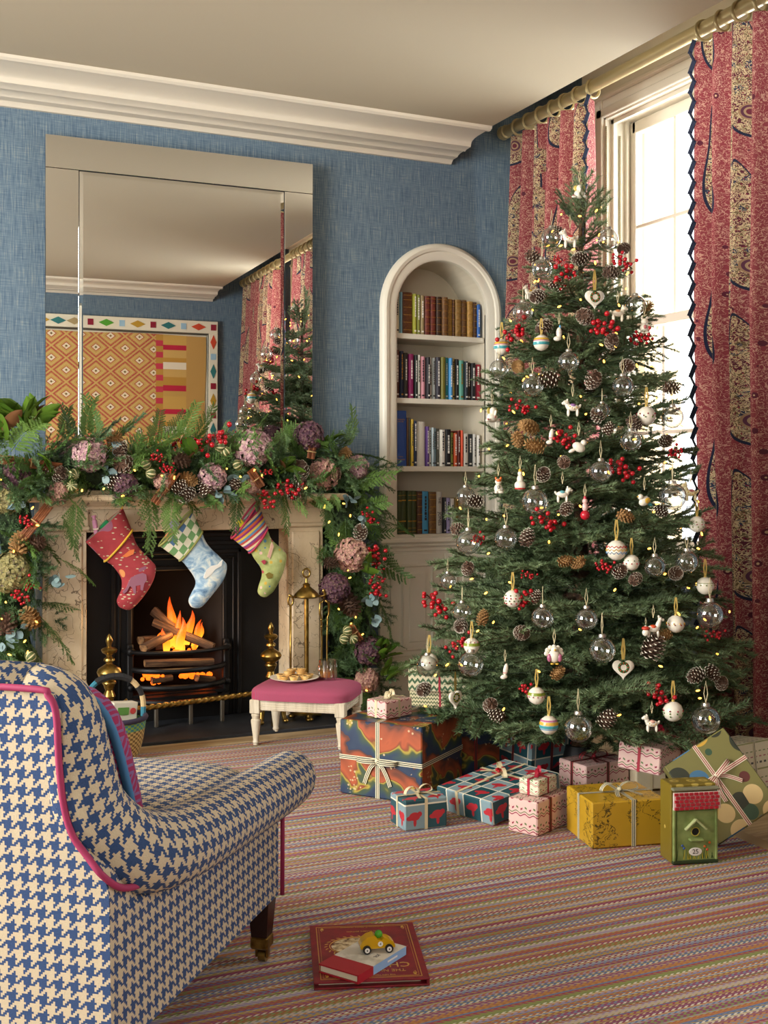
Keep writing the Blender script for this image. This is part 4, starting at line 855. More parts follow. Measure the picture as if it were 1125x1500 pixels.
for s_ in (1, -1):
    pts = [(-.40, -.15, .758, .058), (-.40, -.22, .752, .06), (-.395, -.252, .72, .062), (-.39, -.268, .64, .066), (-.378, -.288, .555, .07), (-.335, -.33, .488, .073), (-.25, -.36, .458, .072), (-.1, -.372, .445, .07), (.12, -.376, .436, .068), (.3, -.38, .43, .066), (.40, -.38, .428, .064), (.432, -.38, .428, .05), (.44, -.38, .428, .02)]
    cp = cat_path([(x, y*s_, z) for x, y, z, r in pts]); rr_ = [q.x for q in cat_path([(r, 0, 0) for x, y, z, r in pts])]
    MB().tube(cp, rr_, 20, uvs=.066).build('arm_roll', m_hound, ch, smooth=True)
MB().tube([(-.40, -.2, .758), (-.40, 0, .762), (-.40, .2, .758)], .059, 20, uvs=.06).build('top_roll', m_hound, ch, smooth=True)
pc = [(bx_(z)-.004, y, z) for y, z in half[2:]]; pc = [(-.18, -.372, .405), (-.3, -.37, .42), (-.4, -.366, .44)]+pc+[(bx_(.785)-.004, 0, .785)]
MB().tube(cat_path(pc), .0062, 8).build('piping', m_pipe, ch, smooth=True); MB().tube(cat_path([(x, -y, z) for x, y, z in pc]), .0062, 8).build('piping', m_pipe, ch, smooth=True)
for s_ in (-1, 1): MB().tube([(.398, s_*.362, .15), (.40, s_*.362, .3), (.40, s_*.362, .385)], .0055, 8).build('piping', m_pipe, ch, smooth=True)
def seat(u, v):
    a = 2*pi*u; cx, sy = cos(a), sin(a); q = (abs(cx)**5+abs(sy)**5)**(-.2); R = 1. if v < .4 else max(.001, cos((v-.4)/.6*pi/2)**.5); z = .36+.06*v/.4 if v < .4 else .42+.045*sin((v-.4)/.6*pi/2)
    return (.10+cx*q*.355*R, sy*q*.295*R, z)
MB().grid(seat, 56, 18, None, None, True).build('seat_cushion', m_hound, ch, smooth=True, boxuv=True)
for x in (-.35, .36):
    for y in (-.325, .325):
        lg = MB(); lg.addv([(x+i*.026, y+j*.026, .15) for i, j in ((-1, -1), (1, -1), (1, 1), (-1, 1))]+[(x+i*.019, y+j*.019, .062) for i, j in ((-1, -1), (1, -1), (1, 1), (-1, 1))])
        for i in range(4): lg.face((i, (i+1) % 4, 4+(i+1) % 4, 4+i))
        lo = lg.build('leg', m_mahog, ch)
        MB().box((x, y, .052), (.044, .044, .03), None, .004).box((x+.004, y-.013, .028), (.018, .006, .03), None, .002).box((x+.004, y+.013, .028), (.018, .006, .03), None, .002).tube([(x+.01, y-.009, .016), (x+.01, y+.009, .016)], .0155, 14).build('castor', m_brass, lo, smooth=35)
# cushion on the chair
def f_cush(t):
    x, y, z = t.sep(t.obj()); a = t.ab(t.sub(t.m('FRACT', t.mul(y, 1/.075)), .5)); b = t.ab(t.sub(t.m('FRACT', t.mul(z, 1/.075)), .5)); d = t.m('FRACT', t.mul(t.add(a, b), 5.))
    return {'Base Color': t.mix(t.gt(d, .62), '#8f1f4e', '#7a5a86')}
cu = thing('cushion', 'raspberry diamond-weave cushion with blue piping on the armchair', 'cushion', (0, 0, 0)); CM = ch.matrix_basis.copy()
cu.matrix_basis = CM @ TR(-.166, -.085, .572) @ Rz(radians(-17)) @ Matrix.Rotation(radians(-17), 4, 'Y')
def cush(u, v):
    a = 2*pi*u; b = pi*(v-.5); cx, sy = cos(a), sin(a); q = (abs(cx)**4+abs(sy)**4)**(-.25); R = max(.001, cos(b)**.5)
    return (.085*sin(b), cx*q*.20*R, sy*q*.185*R)
MB().grid(cush, 40, 17, None, None, True).build('pad', mat('raspberry_diamond_weave', '#8f1f4e', .9, fn=f_cush), cu, smooth=True)
MB().tube([(0, cos(2*pi*k/48)*.203*(abs(cos(2*pi*k/48))**4+abs(sin(2*pi*k/48))**4)**-.25, sin(2*pi*k/48)*.188*(abs(cos(2*pi*k/48))**4+abs(sin(2*pi*k/48))**4)**-.25) for k in range(48)], .009, 8, closed=True).build('piping', mat('blue_piping', '#3a6e98', .8), cu, smooth=True)
# ---------------------------------------------------------------- basket by the hearth
bp = onZ(128, 1085); bp = Vector((.985, 4.70, 0))
bs_ = thing('basket', 'woven basket with wrapped handle between armchair and andiron', 'basket', (bp.x, bp.y, .001))
def f_bask(t):
    x, y, z = t.sep(t.obj()); a = t.n('Math', {0: y, 1: x}, operation='ARCTAN2').outputs[0]; k = t.mod(t.add(t.fl(t.mul(a, 9.)), t.fl(t.mul(z, 110.))), 2.)
    c = t.mix(k, '#b89a5c', '#6e5426'); g = t.mix(k, '#7a9a3a', '#2f6e78'); return {'Base Color': t.mix(t.gt(z, .125), c, g)}
MB().lathe([(0, .004), (.09, .004), (.105, .03), (.118, .08), (.125, .13), (.13, .165), (.122, .165), (.115, .1), (.09, .02), (0, .012)], 28).build('body', mat('woven_cane', '#b89a5c', .85, fn=f_bask), bs_, smooth=50)
MB().tube([(.127*cos(a*pi/14), .127*sin(a*pi/14), .168) for a in range(28)], .011, 8, closed=True).build('rim', mat('plum_wrapped_rim', '#2a2238', .8), bs_, smooth=True)
HM = [mat('handle_wrap_'+k, c, .8) for k, c in (('black', '#1a1818'), ('straw', '#c2a878'), ('teal', '#2a6e80'))]
hp = cat_path([(-.12, 0, .165), (-.115, 0, .25), (-.07, 0, .315), (0, 0, .335), (.07, 0, .315), (.115, 0, .25), (.12, 0, .165)], 4)
for i in range(0, len(hp)-1, 2): MB().tube(hp[i:i+3], .011 if abs(i-11) > 3 else .014, 8).build('handle_wrap', HM[(0 if abs(i-11) < 4 else (1, 0, 1, 2)[i//2 % 4])], bs_, smooth=40)
bx2 = thing('boxed_game', 'small box with green and red print standing in the basket', 'box', (bp.x+.02, bp.y, .03), (0, .1, .3))
MB().box((0, 0, .1), (.11, .05, .2), None, .002).build('carton', mat('carton_white', '#cfc8b4', .6), bx2); MB().box((-.01, -.026, .165), (.05, .002, .03)).build('green_print', mat('print_green', '#5a8a3a', .6), bx2); MB().lathe([(0, 0), (.013, 0), (.013, .002), (0, .002)], 14, TR(.034, -.0255, .165) @ Matrix.Rotation(pi/2, 4, 'X')).build('red_dot', mat('print_red', '#b83a34', .6), bx2)
# ---------------------------------------------------------------- books and toy car on the rug
def quad_frame(px):
    P = [onZ(*p, .02) for p in px]; return P
def corners_book(name, label, pF, z0, th, cover, par=None):
    """pF: picture corners of the top face (FL, FR, BL); returns thing with local frame at its centre"""
    FL, FR, BL = [onZ(*p, z0+th) for p in pF]; ex = FR-FL; w = ex.length; ex.normalize(); ey = Vector((-ex.y, ex.x, 0)); d = (BL-FL).dot(ey); c = FL+ex*w/2+ey*d/2
    t = thing(name, label, 'book', (c.x, c.y, z0), (0, 0, atan2(ex.y, ex.x))); return t, w, d
m_redb = mat('red_cloth_board', '#7c1020', .5, fn=lambda t: {'Base Color': t.ramp(t.noise(t.obj(), 25., 5., .7), [(.3, '#650c1a'), (.7, '#8e1626')])}); m_gold = mat('gold_print', '#c8a04a', .45, .2)
rb, w, d = corners_book('picture_book', 'large red picture book with gold lettering lying on the rug', ((460, 1440), (630, 1433), (460, 1356)), .001, .017, m_redb)
MB().box((0, 0, .0025), (w, d, .004), None, .001).box((0, 0, .0155), (w, d, .004), None, .001).box((w/2-.004, 0, .009), (.007, d, .016), None, .002).build('cover', m_redb, rb)
MB().box((-.004, 0, .009), (w-.03, d-.034, .009)).build('page_block', m_page, rb)
zz = .0177; g = MB()
for k, i_ in ((.008, 0), (.0035, .012)):
    a, b = w/2-.016-i_*.5, d/2-.014-i_*.5; th = k*.2
    for c_, d_ in (((0, b, zz), (2*a, th, .0004)), ((0, -b, zz), (2*a, th, .0004)), ((a, 0, zz), (th, 2*b, .0004)), ((-a, 0, zz), (th, 2*b, .0004))): g.box(c_, d_)
g.build('gold_border', m_gold, rb)['kind'] = 'stuff'
fl2 = MB()
for sx in (-1, 1):
    for sy in (-1, 1):
        for k in range(5): a = radians(20+k*14); r = .012+.004*k; fl2.tube([(sx*(w/2-.024-r*cos(a)*(.3+.15*j)), sy*(d/2-.022-r*sin(a)*(.3+.15*j)), zz) for j in range(4)], .0008, 4)
for k in range(26): a = 2*pi*k/26; fl2.ell((-.02+.075*cos(a), .03+.058*sin(a), zz), (.006, .002, .0005), 6, None, (0, 0, a+.7))
fl2.tube([(-.02+.066*cos(2*pi*k/40), .03+.05*sin(2*pi*k/40), zz) for k in range(40)], .0012, 4, closed=True); fl2.build('gold_ornament', m_gold, rb)['kind'] = 'stuff'
MB().lathe([(0, 0), (1, 0), (1, .0003), (0, .0003)], 28, TR(-.02, .03, zz-.0002) @ Matrix.Diagonal((.062, .046, 1, 1))).build('oval_picture', mat('oval_picture_print', '#c8b48a', .6, fn=lambda t: {'Base Color': t.ramp(t.noise(t.obj(), 60., 3.), [(.35, '#5a3a22'), (.5, '#c8b084'), (.65, '#e2d4b0')])}), rb)
for s_, sz, x, y in (('CHRISTMAS', .036, 0, -.085), ('THE NIGHT BEFORE', .018, 0, -.115), ('by Clement C. Moore  illustrated', .008, 0, .142), ('THE CLASSIC EDITION', .008, 0, .115), ('THE NEW YORK TIMES BESTSELLER', .007, 0, -.138)):
    link('title_lettering', text_mesh(s_, sz, m_gold, ext=.0002), rb, (x, y, zz+.0003), (0, 0, pi))
m_jred = mat('scarlet_cloth', '#a01424', .5); m_jmap = mat('map_print_paper', '#cfc9b8', .6, fn=lambda t: {'Base Color': t.ramp(t.noise(t.obj(), 30., 4.), [(.4, '#bab4a2'), (.55, '#d6d0c0')])}); m_jblu = mat('pale_blue_spine', '#8ab0d8', .5)
z1 = .0195; FL, FR, BL = onZ(525, 1429, z1+.02), onZ(595, 1386, z1+.02), onZ(482, 1403, z1+.02)
ex = (FR-FL); w = ex.length; ex.normalize(); ey = Vector((-ex.y, ex.x, 0)); d = (BL-FL).dot(ey); c = FL+ex*w/2+ey*d/2
nb = thing('notebook', 'small hardback with scarlet end and pale map cover lying on the red book', 'book', (c.x, c.y, z1), (0, 0, atan2(ex.y, ex.x)))
for x0, x1, mm, nm in ((-w/2, -w/2+.3*w, m_jred, 'scarlet_end'), (-w/2+.3*w, w/2, m_jmap, 'map_cover')): MB().box(((x0+x1)/2, 0, .0185), (x1-x0, d, .003)).box(((x0+x1)/2, 0, .0015), (x1-x0, d, .003)).build(nm, mm, nb)
MB().box((0, .001, .01), (w-.008, d-.008, .014)).build('page_block', m_page, nb)
MB().box((-.35*w, -d/2+.0015, .01), (.3*w, .0035, .0195)).build('spine_end', m_jred, nb); MB().box((.15*w, -d/2+.0015, .01), (.7*w, .0035, .0195)).build('spine', m_jblu, nb)
MB().tube([(w/2-.01, -d/2+.02, .01), (w/2+.02, -d/2+.015, .004), (w/2+.045, -d/2+.025, .001)], .0012, 5).build('ribbon_marker', m_jred, nb)
link('cover_lettering', text_mesh('JOL', .012, m_inkd, ext=.0002), nb, (.06*w, -.03, .0203), (0, 0, pi)); MB().box((.2*w, -d/2-.0003, .0105), (.04, .0006, .004)).build('spine_title', m_inkw, nb)
cc = onZ(552, 1386, z1+.03); za = z1+.0202
ca = thing('toy_car', 'yellow wooden racing car with green driver on the small hardback', 'toy car', (cc.x, cc.y, za), (0, 0, radians(-14)))
m_cy = mat('yellow_gloss', '#c79a10', .2); m_cb = mat('black_tyre', '#141414', .5); m_cw = mat('white_hub', '#e8e6e0', .3); m_cg = mat('green_gloss', '#4a9a28', .2)
prof_ = [(-.040, .010), (-.042, .018), (-.036, .029), (-.024, .037), (-.010, .040), (-.004, .036), (.0, .030), (.008, .028), (.014, .033), (.024, .031), (.035, .024), (.041, .016), (.041, .010)]
MB().prism(prof_, -.014, .014, Matrix.Rotation(pi/2, 4, 'X')).build('body', m_cy, ca, smooth=30)
for x in (-.026, .026):
    for y in (-1, 1):
        wo = MB().tube([(x, y*.0135, .0095), (x, y*.0205, .0095)], .0095, 16).build('wheel', m_cb, ca, smooth=35); MB().tube([(x, y*.0195, .0095), (x, y*.0215, .0095)], .0058, 12).build('hub', m_cw, wo, smooth=35); MB().tube([(x, y*.021, .0095), (x, y*.0222, .0095)], .0018, 8).build('axle_pin', m_cb, wo)
MB().ell((.004, 0, .038), .0095, 14).build('driver_head', m_cg, ca, smooth=True)
MB().tube([(.006, -.0138, .020), (.006, -.0148, .020)], .006, 14).build('number_disc', m_cw, ca); link('number', text_mesh('4', .009, m_inkd, ext=.0002), ca, (.006, -.0151, .020), (pi/2, 0, 0))
# ---------------------------------------------------------------- wrapped presents
def P_land(t):
    u, v, _ = t.sep(t.uv()); w = t.noise(t.uv(), 7., 2., .5, .8); k = t.m('FRACT', t.add(t.mul(t.add(v, t.mul(u, .35)), 6.5), t.mul(w, 2.4)))
    c = t.ramp(k, [(0, '#1c2c48'), (.2, '#22364e'), (.3, '#2e4444'), (.40, '#44502c'), (.47, '#a89638'), (.52, '#7a3a1e'), (.6, '#a8502a'), (.82, '#8f4424'), (.93, '#5a3020')])
    vv = t.n('TexVoronoi', {'Vector': t.uv(), 'Scale': 70.}); c = t.mix(t.mul(t.mul(t.lt(vv.outputs[0], .28), t.gt(t.noise(t.uv(), 9.), .56)), .8), c, '#c9b088'); return {'Base Color': c}
def P_bird(t):
    u, v, _ = t.sep(t.uv()); s_ = .082; a, b = t.mul(u, 1/s_), t.mul(v, 1/s_); fu, fv = t.sub(t.m('FRACT', a), .5), t.sub(t.m('FRACT', b), .5); ch_ = t.mod(t.add(t.fl(a), t.fl(b)), 2.)
    c = t.mix(ch_, '#1f4a52', '#7c949a'); n = t.mul(t.noise(t.uv(), 40., 2.), .16)
    EL = lambda x, y, a, b: t.add(t.m('POWER', t.mul(t.sub(fu, x), a), 2.), t.m('POWER', t.mul(t.sub(fv, y), b), 2.))
    e1, e2, e3 = EL(0., .04, 3.9, 5.6), EL(.02, -.2, 14., 6.), t.mn(EL(.22, .12, 9., 9.), EL(-.2, -.02, 6., 10.))
    bird = t.lt(t.add(t.mn(t.mn(e1, e2), e3), n), .95); c = t.mix(bird, c, '#b02a34')
    ln = t.mx(t.gt(t.ab(fu), .468), t.gt(t.ab(fv), .468)); return {'Base Color': t.mix(ln, c, '#d8d2bc')}
def P_wave(base, c1, c2, per=.05):
    def f(t):
        u, v, _ = t.sep(t.uv()); y = t.add(v, t.mul(t.m('SINE', t.mul(u, 190.)), .0035)); k = t.m('FRACT', t.mul(y, 1/per))
        ds = t.mul(t.lt(t.m('FRACT', t.mul(u, 62.)), .5), t.lt(t.ab(t.sub(k, .62)), .06)); c = t.mix(t.lt(t.ab(t.sub(k, .2)), .035), base, c1); c = t.mix(t.lt(t.ab(t.sub(k, .36)), .03), c, c2); return {'Base Color': t.mix(ds, c, t.mix(t.mod(t.fl(t.mul(u, 62.)), 2.), c1, c2))}
    return f
def P_draw(t):
    v = t.uv(); n = t.noise(v, 34., 3., .6, 1.); m_ = t.gt(t.noise(v, 9., 1.), .5); return {'Base Color': t.mix(t.mul(t.mul(t.lt(t.ab(t.sub(n, .5)), .022), m_), .85), t.mix(t.noise(v, 5.), '#a8821a', '#c29a28'), '#2a2410')}
def P_shape(t):
    v = t.n('TexVoronoi', {'Vector': t.uv(), 'Scale': 14., 'Randomness': 1.}); k = t.sep(v.outputs[1])[1]; c = t.ramp(k, [(0, '#2e3326'), (.16, '#c29a3c'), (.32, '#33503a'), (.46, '#b98a64'), (.58, '#3f6a8a'), (.7, '#5a2a28'), (.82, '#c9b07a')], 'CONSTANT'); return {'Base Color': t.mix(t.lt(v.outputs[0], .52), '#74703f', c)}
def P_chev(a, b, per=.022):
    def f(t):
        u, v, _ = t.sep(t.uv()); z = t.m('PINGPONG', t.mul(u, 1/per), .5); return {'Base Color': t.mix(t.gt(t.m('FRACT', t.add(t.mul(v, .8/per), z)), .55), a, b)}
    return f
def P_folk(t):
    u, v, _ = t.sep(t.uv()); k = t.m('FRACT', t.mul(v, 1/.09)); c = t.ramp(k, [(0, '#cfc7ac'), (.18, '#8a8a5a'), (.24, '#cfc7ac'), (.42, '#3a3a34'), (.5, '#cfc7ac'), (.66, '#9a4a5a'), (.7, '#cfc7ac'), (.86, '#6a7a4a'), (.9, '#cfc7ac')], 'CONSTANT'); return {'Base Color': t.mix(t.mul(t.gt(t.m('FRACT', t.mul(u, 45.)), .55), t.gt(k, .35)), c, '#cfc7ac')}
def R_str(a, b, n):
    def f(t): return {'Base Color': t.mix(t.gt(t.m('FRACT', t.mul(t.sep(t.uv())[1], n)), .5), a, b)}
    return f
PM = dict(land=mat('landscape_gift_paper', '#3a3a40', .45, fn=P_land), bird=mat('bird_check_gift_paper', '#3f6a72', .45, fn=P_bird), pink=mat('pink_wavy_gift_paper', '#d8b4a8', .45, fn=P_wave('#d9b6ac', '#8f2440', '#55703a')),
    white=mat('cream_wavy_gift_paper', '#d8d0b8', .45, fn=P_wave('#d9d2ba', '#a82a3a', '#4a7a3a', .028)), yel=mat('mustard_drawn_gift_paper', '#b08a1e', .4, fn=P_draw), olive=mat('olive_shapes_gift_paper', '#74703f', .45, fn=P_shape),
    chev=mat('green_chevron_gift_paper', '#b8b090', .5, fn=P_chev('#cdc2a0', '#3c5a3a')), chev2=mat('cream_fine_chevron_paper', '#c2b48c', .5, fn=P_chev('#cbbf98', '#55603a', .012)), folk=mat('folk_border_gift_paper', '#cfc7ac', .45, fn=P_folk), plain=mat('cream_gift_paper', '#cfc2a2', .5))
RM = dict(bw=mat('black_cream_stripe_ribbon', '#888070', .5, fn=R_str('#d8d0b0', '#20221e', 2.5)), cream=mat('cream_printed_ribbon', '#cdbf98', .6), red=mat('red_ribbon', '#a01830', .5), rw=mat('red_white_stripe_ribbon', '#c08a80', .5, fn=R_str('#d8ccb4', '#8f2432', 2.5)), rg=mat('red_green_stripe_ribbon', '#5a3a28', .5, fn=R_str('#8f1a28', '#1f3a2a', 1.5)))
def strip(mb, path, w, wd):
    P = [Vector(p) for p in path]; wd = Vector(wd)*w/2; o = mb.addv([q for p in P for q in (p-wd, p+wd)]); acc = 0
    for i in range(len(P)-1):
        l = (P[i+1]-P[i]).length; mb.face((o+2*i, o+2*i+1, o+2*i+3, o+2*i+2), [(acc, 0), (acc, 1), (acc+l, 1), (acc+l, 0)]); acc += l
    return mb
def bow(parent, c, R, m, s_=.05, w=.012, ang=0.):
    """tied bow at local point c, R = 3x3 whose z is the outward direction"""
    M_ = Matrix.Translation(c) @ R.to_4x4() @ Rz(ang)
    for e in (-1, 1):
        lp_ = [(e*s_*(1-cos(a))*.55*(1 if a < pi else 1), .0, .002+.022*sin(a)*(1 if a < pi else .25)+.004) for a in [2*pi*k/14 for k in range(15)]]
        mb = MB(); strip(mb, lp_, w, (.25*e, 1, 0)); [None]; mb.v = [tuple(M_ @ Vector(p)) for p in mb.v]; mb.build('bow_loop', m, parent, smooth=True)
        tl = [(e*.002, -.0, .004), (e*s_*.35, -s_*.35, .006), (e*s_*.55, -s_*.75, .004), (e*s_*.7, -s_*1.15, .003)]
        mb = MB(); strip(mb, tl, w*.9, Vector((.9, e*.45, 0)).normalized()); mb.v = [tuple(M_ @ Vector(p)) for p in mb.v]; mb.build('ribbon_tail', m, parent, smooth=True)
    mb = MB().ell((0, 0, .007), (w*.6, w*.62, .007), 10); mb.v = [tuple(M_ @ Vector(p)) for p in mb.v]; mb.build('knot', m, parent, smooth=True)
I3 = Matrix.Identity(3); FRONT = Matrix(((1, 0, 0), (0, 0, -1), (0, 1, 0)))
def present(label, loc, rot, dim, paper, rib, rw=.012, bands='xy', bw=('top', 0, .05), off=(0, 0), group=None, berries=False):
    w, d, h = dim; t = thing('present', label, 'present', loc, rot, group); b = min(.004, h*.06)
    MB().box((0, 0, h/2), (w, d, h), None, b).build('wrapping', PM[paper], t, boxuv=True)
    # folded paper flaps at both ends
    for e in (-1, 1):
        x = e*(w/2+.0008); MB().poly([(x, -d/2+.003, .004), (x, d/2-.003, .004), (x, d*.12, h*.55), (x, -d*.12, h*.55)]).build('folded_flap', PM[paper], t, boxuv=True)
    m = RM[rib]; g = .0016; ox, oy = off
    def loop(ax):
        if ax == 'x': p = [(-w/2-g, oy, h/2), (-w/2-g, oy, h+g), (w/2+g, oy, h+g), (w/2+g, oy, -.0), (-w/2-g, oy, 0), (-w/2-g, oy, h/2)]; wd = (0, 1, 0)
        elif ax == 'y': p = [(ox, -d/2-g, h/2), (ox, -d/2-g, h+g), (ox, d/2+g, h+g), (ox, d/2+g, 0), (ox, -d/2-g, 0), (ox, -d/2-g, h/2)]; wd = (1, 0, 0)
        else: p = [(-w/2-g, -d/2-g, h/2), (w/2+g, -d/2-g, h/2), (w/2+g, d/2+g, h/2), (-w/2-g, d/2+g, h/2), (-w/2-g, -d/2-g, h/2)]; wd = (0, 0, 1)
        mb = MB(); strip(mb, p, rw, wd); mb.build('ribbon', m, t)
    for a in bands: loop(a)
    if bw:
        if bw[0] == 'top': bow(t, (ox, oy, h+g), I3, m, bw[2], rw, bw[1])
        else: bow(t, (ox, -d/2-g, h/2), FRONT, m, bw[2], rw, bw[1])
    if berries:
        mb = MB()
        for k in range(14): a = random.uniform(0, 6.28); r = random.uniform(0, .02); mb.ell((ox+r*cos(a), oy+r*sin(a), h+.012+random.uniform(0, .012)), .006, 8)
        mb.build('berry_cluster', mat('red_berry', '#a8101c', .25), t, smooth=True)['kind'] = 'stuff'
    return t
def g3(label, C, R, dep, h, paper, rib, z0=0., tilt=0., **k):
    a, b = onZ(*C, z0), onZ(*R, z0); ex = b-a; w = ex.length; ex.normalize(); ey = Vector((-ex.y, ex.x, 0)); Rm = Matrix((ex, ey, Vector((0, 0, 1)))).transposed() @ Matrix.Rotation(radians(tilt), 3, 'X')
    c = a+ex*w/2+Rm @ Vector((0, dep/2, 0)); c.z = z0+.0015+sin(radians(max(0, tilt)))*dep/2*1.
    return present(label, c, Rm.to_euler(), (w, dep, h), paper, rib, **k)
g3('large navy and orange landscape-paper present tied with black and cream ribbon beside the footstool', (498, 1162), (618, 1180), .34, .268, 'land', 'bw', rw=.016, bands='yz', bw=('front', 0, .075), off=(-.01, 0))
g3('small pale pink present with cream ribbon on the large landscape-paper present', (565, 1055), (604, 1047), .10, .062, 'pink', 'cream', z0=.271, rw=.011, bw=('top', .5, .045))
g3('small teal and red bird-paper present with cream ribbon in front of the landscape one', (593, 1219), (655, 1211), .12, .098, 'bird', 'cream', rw=.011, bw=('top', .2, .05), off=(.0, .0))
g3('wide flat bird-paper present with a red berry cluster propped in front of the tree', (642, 1185), (722, 1211), .34, .08, 'bird', 'cream', tilt=7, rw=.013, bw=('top', -.6, .06), berries=True, off=(-.03, .05))
g3('second bird-paper present leaning under the lowest fir branches', (776, 1146), (836, 1134), .2, .15, 'bird', 'rg', tilt=4, rw=.012, bw=None)
g3('pink wavy-line present with red and green ribbon beside the yellow one', (787, 1227), (834, 1206), .11, .108, 'pink', 'rg', rw=.016, bands='y', bw=None, off=(-.02, 0))
g3('little cream present with red ribbon on the pink wavy-line one', (789, 1168), (816, 1157), .075, .05, 'white', 'red', z0=.111, rw=.009, bw=('top', .4, .04))
g3('mustard yellow present with drawn animals and black striped ribbon', (867, 1245), (975, 1237), .21, .142, 'yel', 'bw', rw=.014, bw=('top', .1, .06), off=(.015, .0))
g3('pink wavy-line present with red dotted ribbon sitting above the yellow one', (966, 1138), (1024, 1104), .15, .09, 'pink', 'red', z0=.142, tilt=4, rw=.010, bw=('top', .5, .045))
g3('grey-pink flat present with red and green bow behind the yellow one', (858, 1164), (922, 1152), .15, .1, 'pink', 'rg', rw=.014, bw=('top', 0, .06))
g3('dark landscape-paper present half hidden behind the tree', (655, 1140), (738, 1131), .15, .2, 'land', 'rg', rw=.012, bw=None)
g3('tall cream chevron-paper present standing by the panelled cupboard', (600, 1112), (690, 1118), .2, .28, 'chev2', 'red', rw=.008, bands='yz', bw=None)
g3('green zigzag-paper present lying on the chevron-paper one', (598, 1013), (690, 1016), .16, .09, 'chev', 'red', z0=.284, rw=.008, bands='y', bw=None)
g3('cream present behind the pink one under the tree', (960, 1118), (1024, 1108), .16, .2, 'plain', 'rg', rw=.012, bands='y', bw=None)
g3('low cream box behind the yellow present near the trunk', (932, 1158), (976, 1156), .11, .13, 'plain', 'cream', rw=.01, bands='y', bw=None)
g3('folk-border present leaning near the curtain', (1082, 1186), (1140, 1172), .15, .2, 'folk', 'bw', tilt=-6, z0=.03, rw=.012, bands='y', bw=None)
# olive present propped on its edge against the others
cR = Vector((CS, -SN, 0)); cF = Vector((SN, CS, 0)); up = Vector((0, 0, 1))
exx = (cR*.85+up*.5+cF*.12).normalized(); eyy = -cR*.47+up*.80+cF*.42; eyy = (eyy-exx*eyy.dot(exx)).normalized(); nz = exx.cross(eyy)
Rm = Matrix((exx, eyy, nz)).transposed(); Oc = atd(1057, 1160, 3.6)-nz*.055+up*.022
present('olive present with cut-out shapes and red striped ribbon propped behind the birdhouse', Oc, Rm.to_euler(), (.23, .28, .055), 'olive', 'rw', rw=.014, bw=('top', .3, .06), off=(.0, .03))
# ---------------------------------------------------------------- birdhouse tin
C_, R_ = onZ(984, 1267), onZ(1051, 1263); ex = R_-C_; bw_ = ex.length; ex.normalize(); ey = Vector((-ex.y, ex.x, 0)); dp, hh = .085, .232; cc = C_+ex*bw_/2+ey*dp/2
bh = thing('birdhouse_tin', 'green birdhouse tin with red tiled roof and number 25 on the rug', 'tin', (cc.x, cc.y, .001), (0, 0, atan2(ex.y, ex.x)))
m_bg = mat('painted_green_tin', '#6f9048', .4, fn=lambda t: {'Base Color': t.ramp(t.noise(t.obj(), 22., 4.), [(.35, '#66783e'), (.65, '#8a9a5c')])}); m_bo = mat('olive_gold_tin', '#7a661c', .4, fn=lambda t: (lambda v: {'Base Color': t.mix(t.mul(t.lt(v.outputs[0], .3), t.gt(v.outputs[0], .12)), '#75631a', '#b09a4a')})(t.n('TexVoronoi', {'Vector': t.obj(), 'Scale': 22., 'Randomness': .2})))
m_bd = mat('dark_green_edge', '#263618', .5); m_tile = mat('red_roof_tile', '#a81c2c', .4)
MB().box((0, .004, hh/2), (bw_, dp-.008, hh), None, .003).build('case', m_bo, bh); fy = -dp/2+.001
MB().box((.004, fy, .082), (bw_-.022, .008, .148), None, .002).build('front_panel', m_bg, bh)
for x in (-bw_/2+.007, bw_/2-.005): MB().box((x, fy-.002, .085), (.008, .01, .165), None, .002).build('corner_post', m_bg, bh)
MB().box((0, fy-.003, .006), (bw_, .012, .010), None, .002).build('base_rail', m_bd, bh)
ro = MB().box((.002, fy-.012, .188), (bw_+.004, .006, .052), Matrix.Identity(4), .001).build('roof', mat('roof_mortar', '#d8c8bc', .6), bh)
tm = MB().box((0, 0, 0), (.0125, .005, .0085), None, .001).mesh('roof_tile', m_tile)
for j in range(5):
    for i in range(9): link('roof_tile', tm, ro, (-bw_/2+.0115+i*(bw_-.014)/8.4+(.004 if j % 2 else 0)-.003, fy-.0155-.0016*(4-j)*.5, .168+j*.0102))
MB().box((0, fy-.006, .222), (bw_+.002, .02, .008), None, .002).build('roof_ridge', mat('grey_ridge', '#7a7a62', .5), bh)
MB().lathe([(0, 0), (.011, 0), (.011, .002), (.0, .002)], 20, TR(0, fy-.004, .095) @ Matrix.Rotation(pi/2, 4, 'X')).build('entrance_hole', mat('hole_black', '#0a0a08', .8), bh); MB().tube([(.0125*cos(k*pi/12), fy-.006, .095+.0125*sin(k*pi/12)) for k in range(24)], .0018, 6, closed=True).build('entrance_ring', mat('ring_yellow', '#a89a3c', .5), bh, smooth=True)
for e in (-1, 1): MB().box((0, 0, 0), (.046, .012, .007), TR(e*.016, fy-.009, .117) @ Matrix.Rotation(e*radians(42), 4, 'Y'), .002).build('gable_strip', mat('gable_edge', '#a8b07a', .5), bh)
MB().box((0, fy-.012, .073), (.042, .02, .007), None, .002).build('perch', m_bg, bh)
MB().lathe([(0, 0), (1, 0), (1, .002), (0, .002)], 24, TR(0, fy-.005, .036) @ Matrix.Rotation(pi/2, 4, 'X') @ Matrix.Diagonal((.020, .012, 1, 1))).build('number_plate', mat('enamel_white', '#e8e4da', .3), bh)
link('number', text_mesh('25', .020, m_inkd, ext=.0003), bh, (0, fy-.0074, .036), (pi/2, 0, 0))
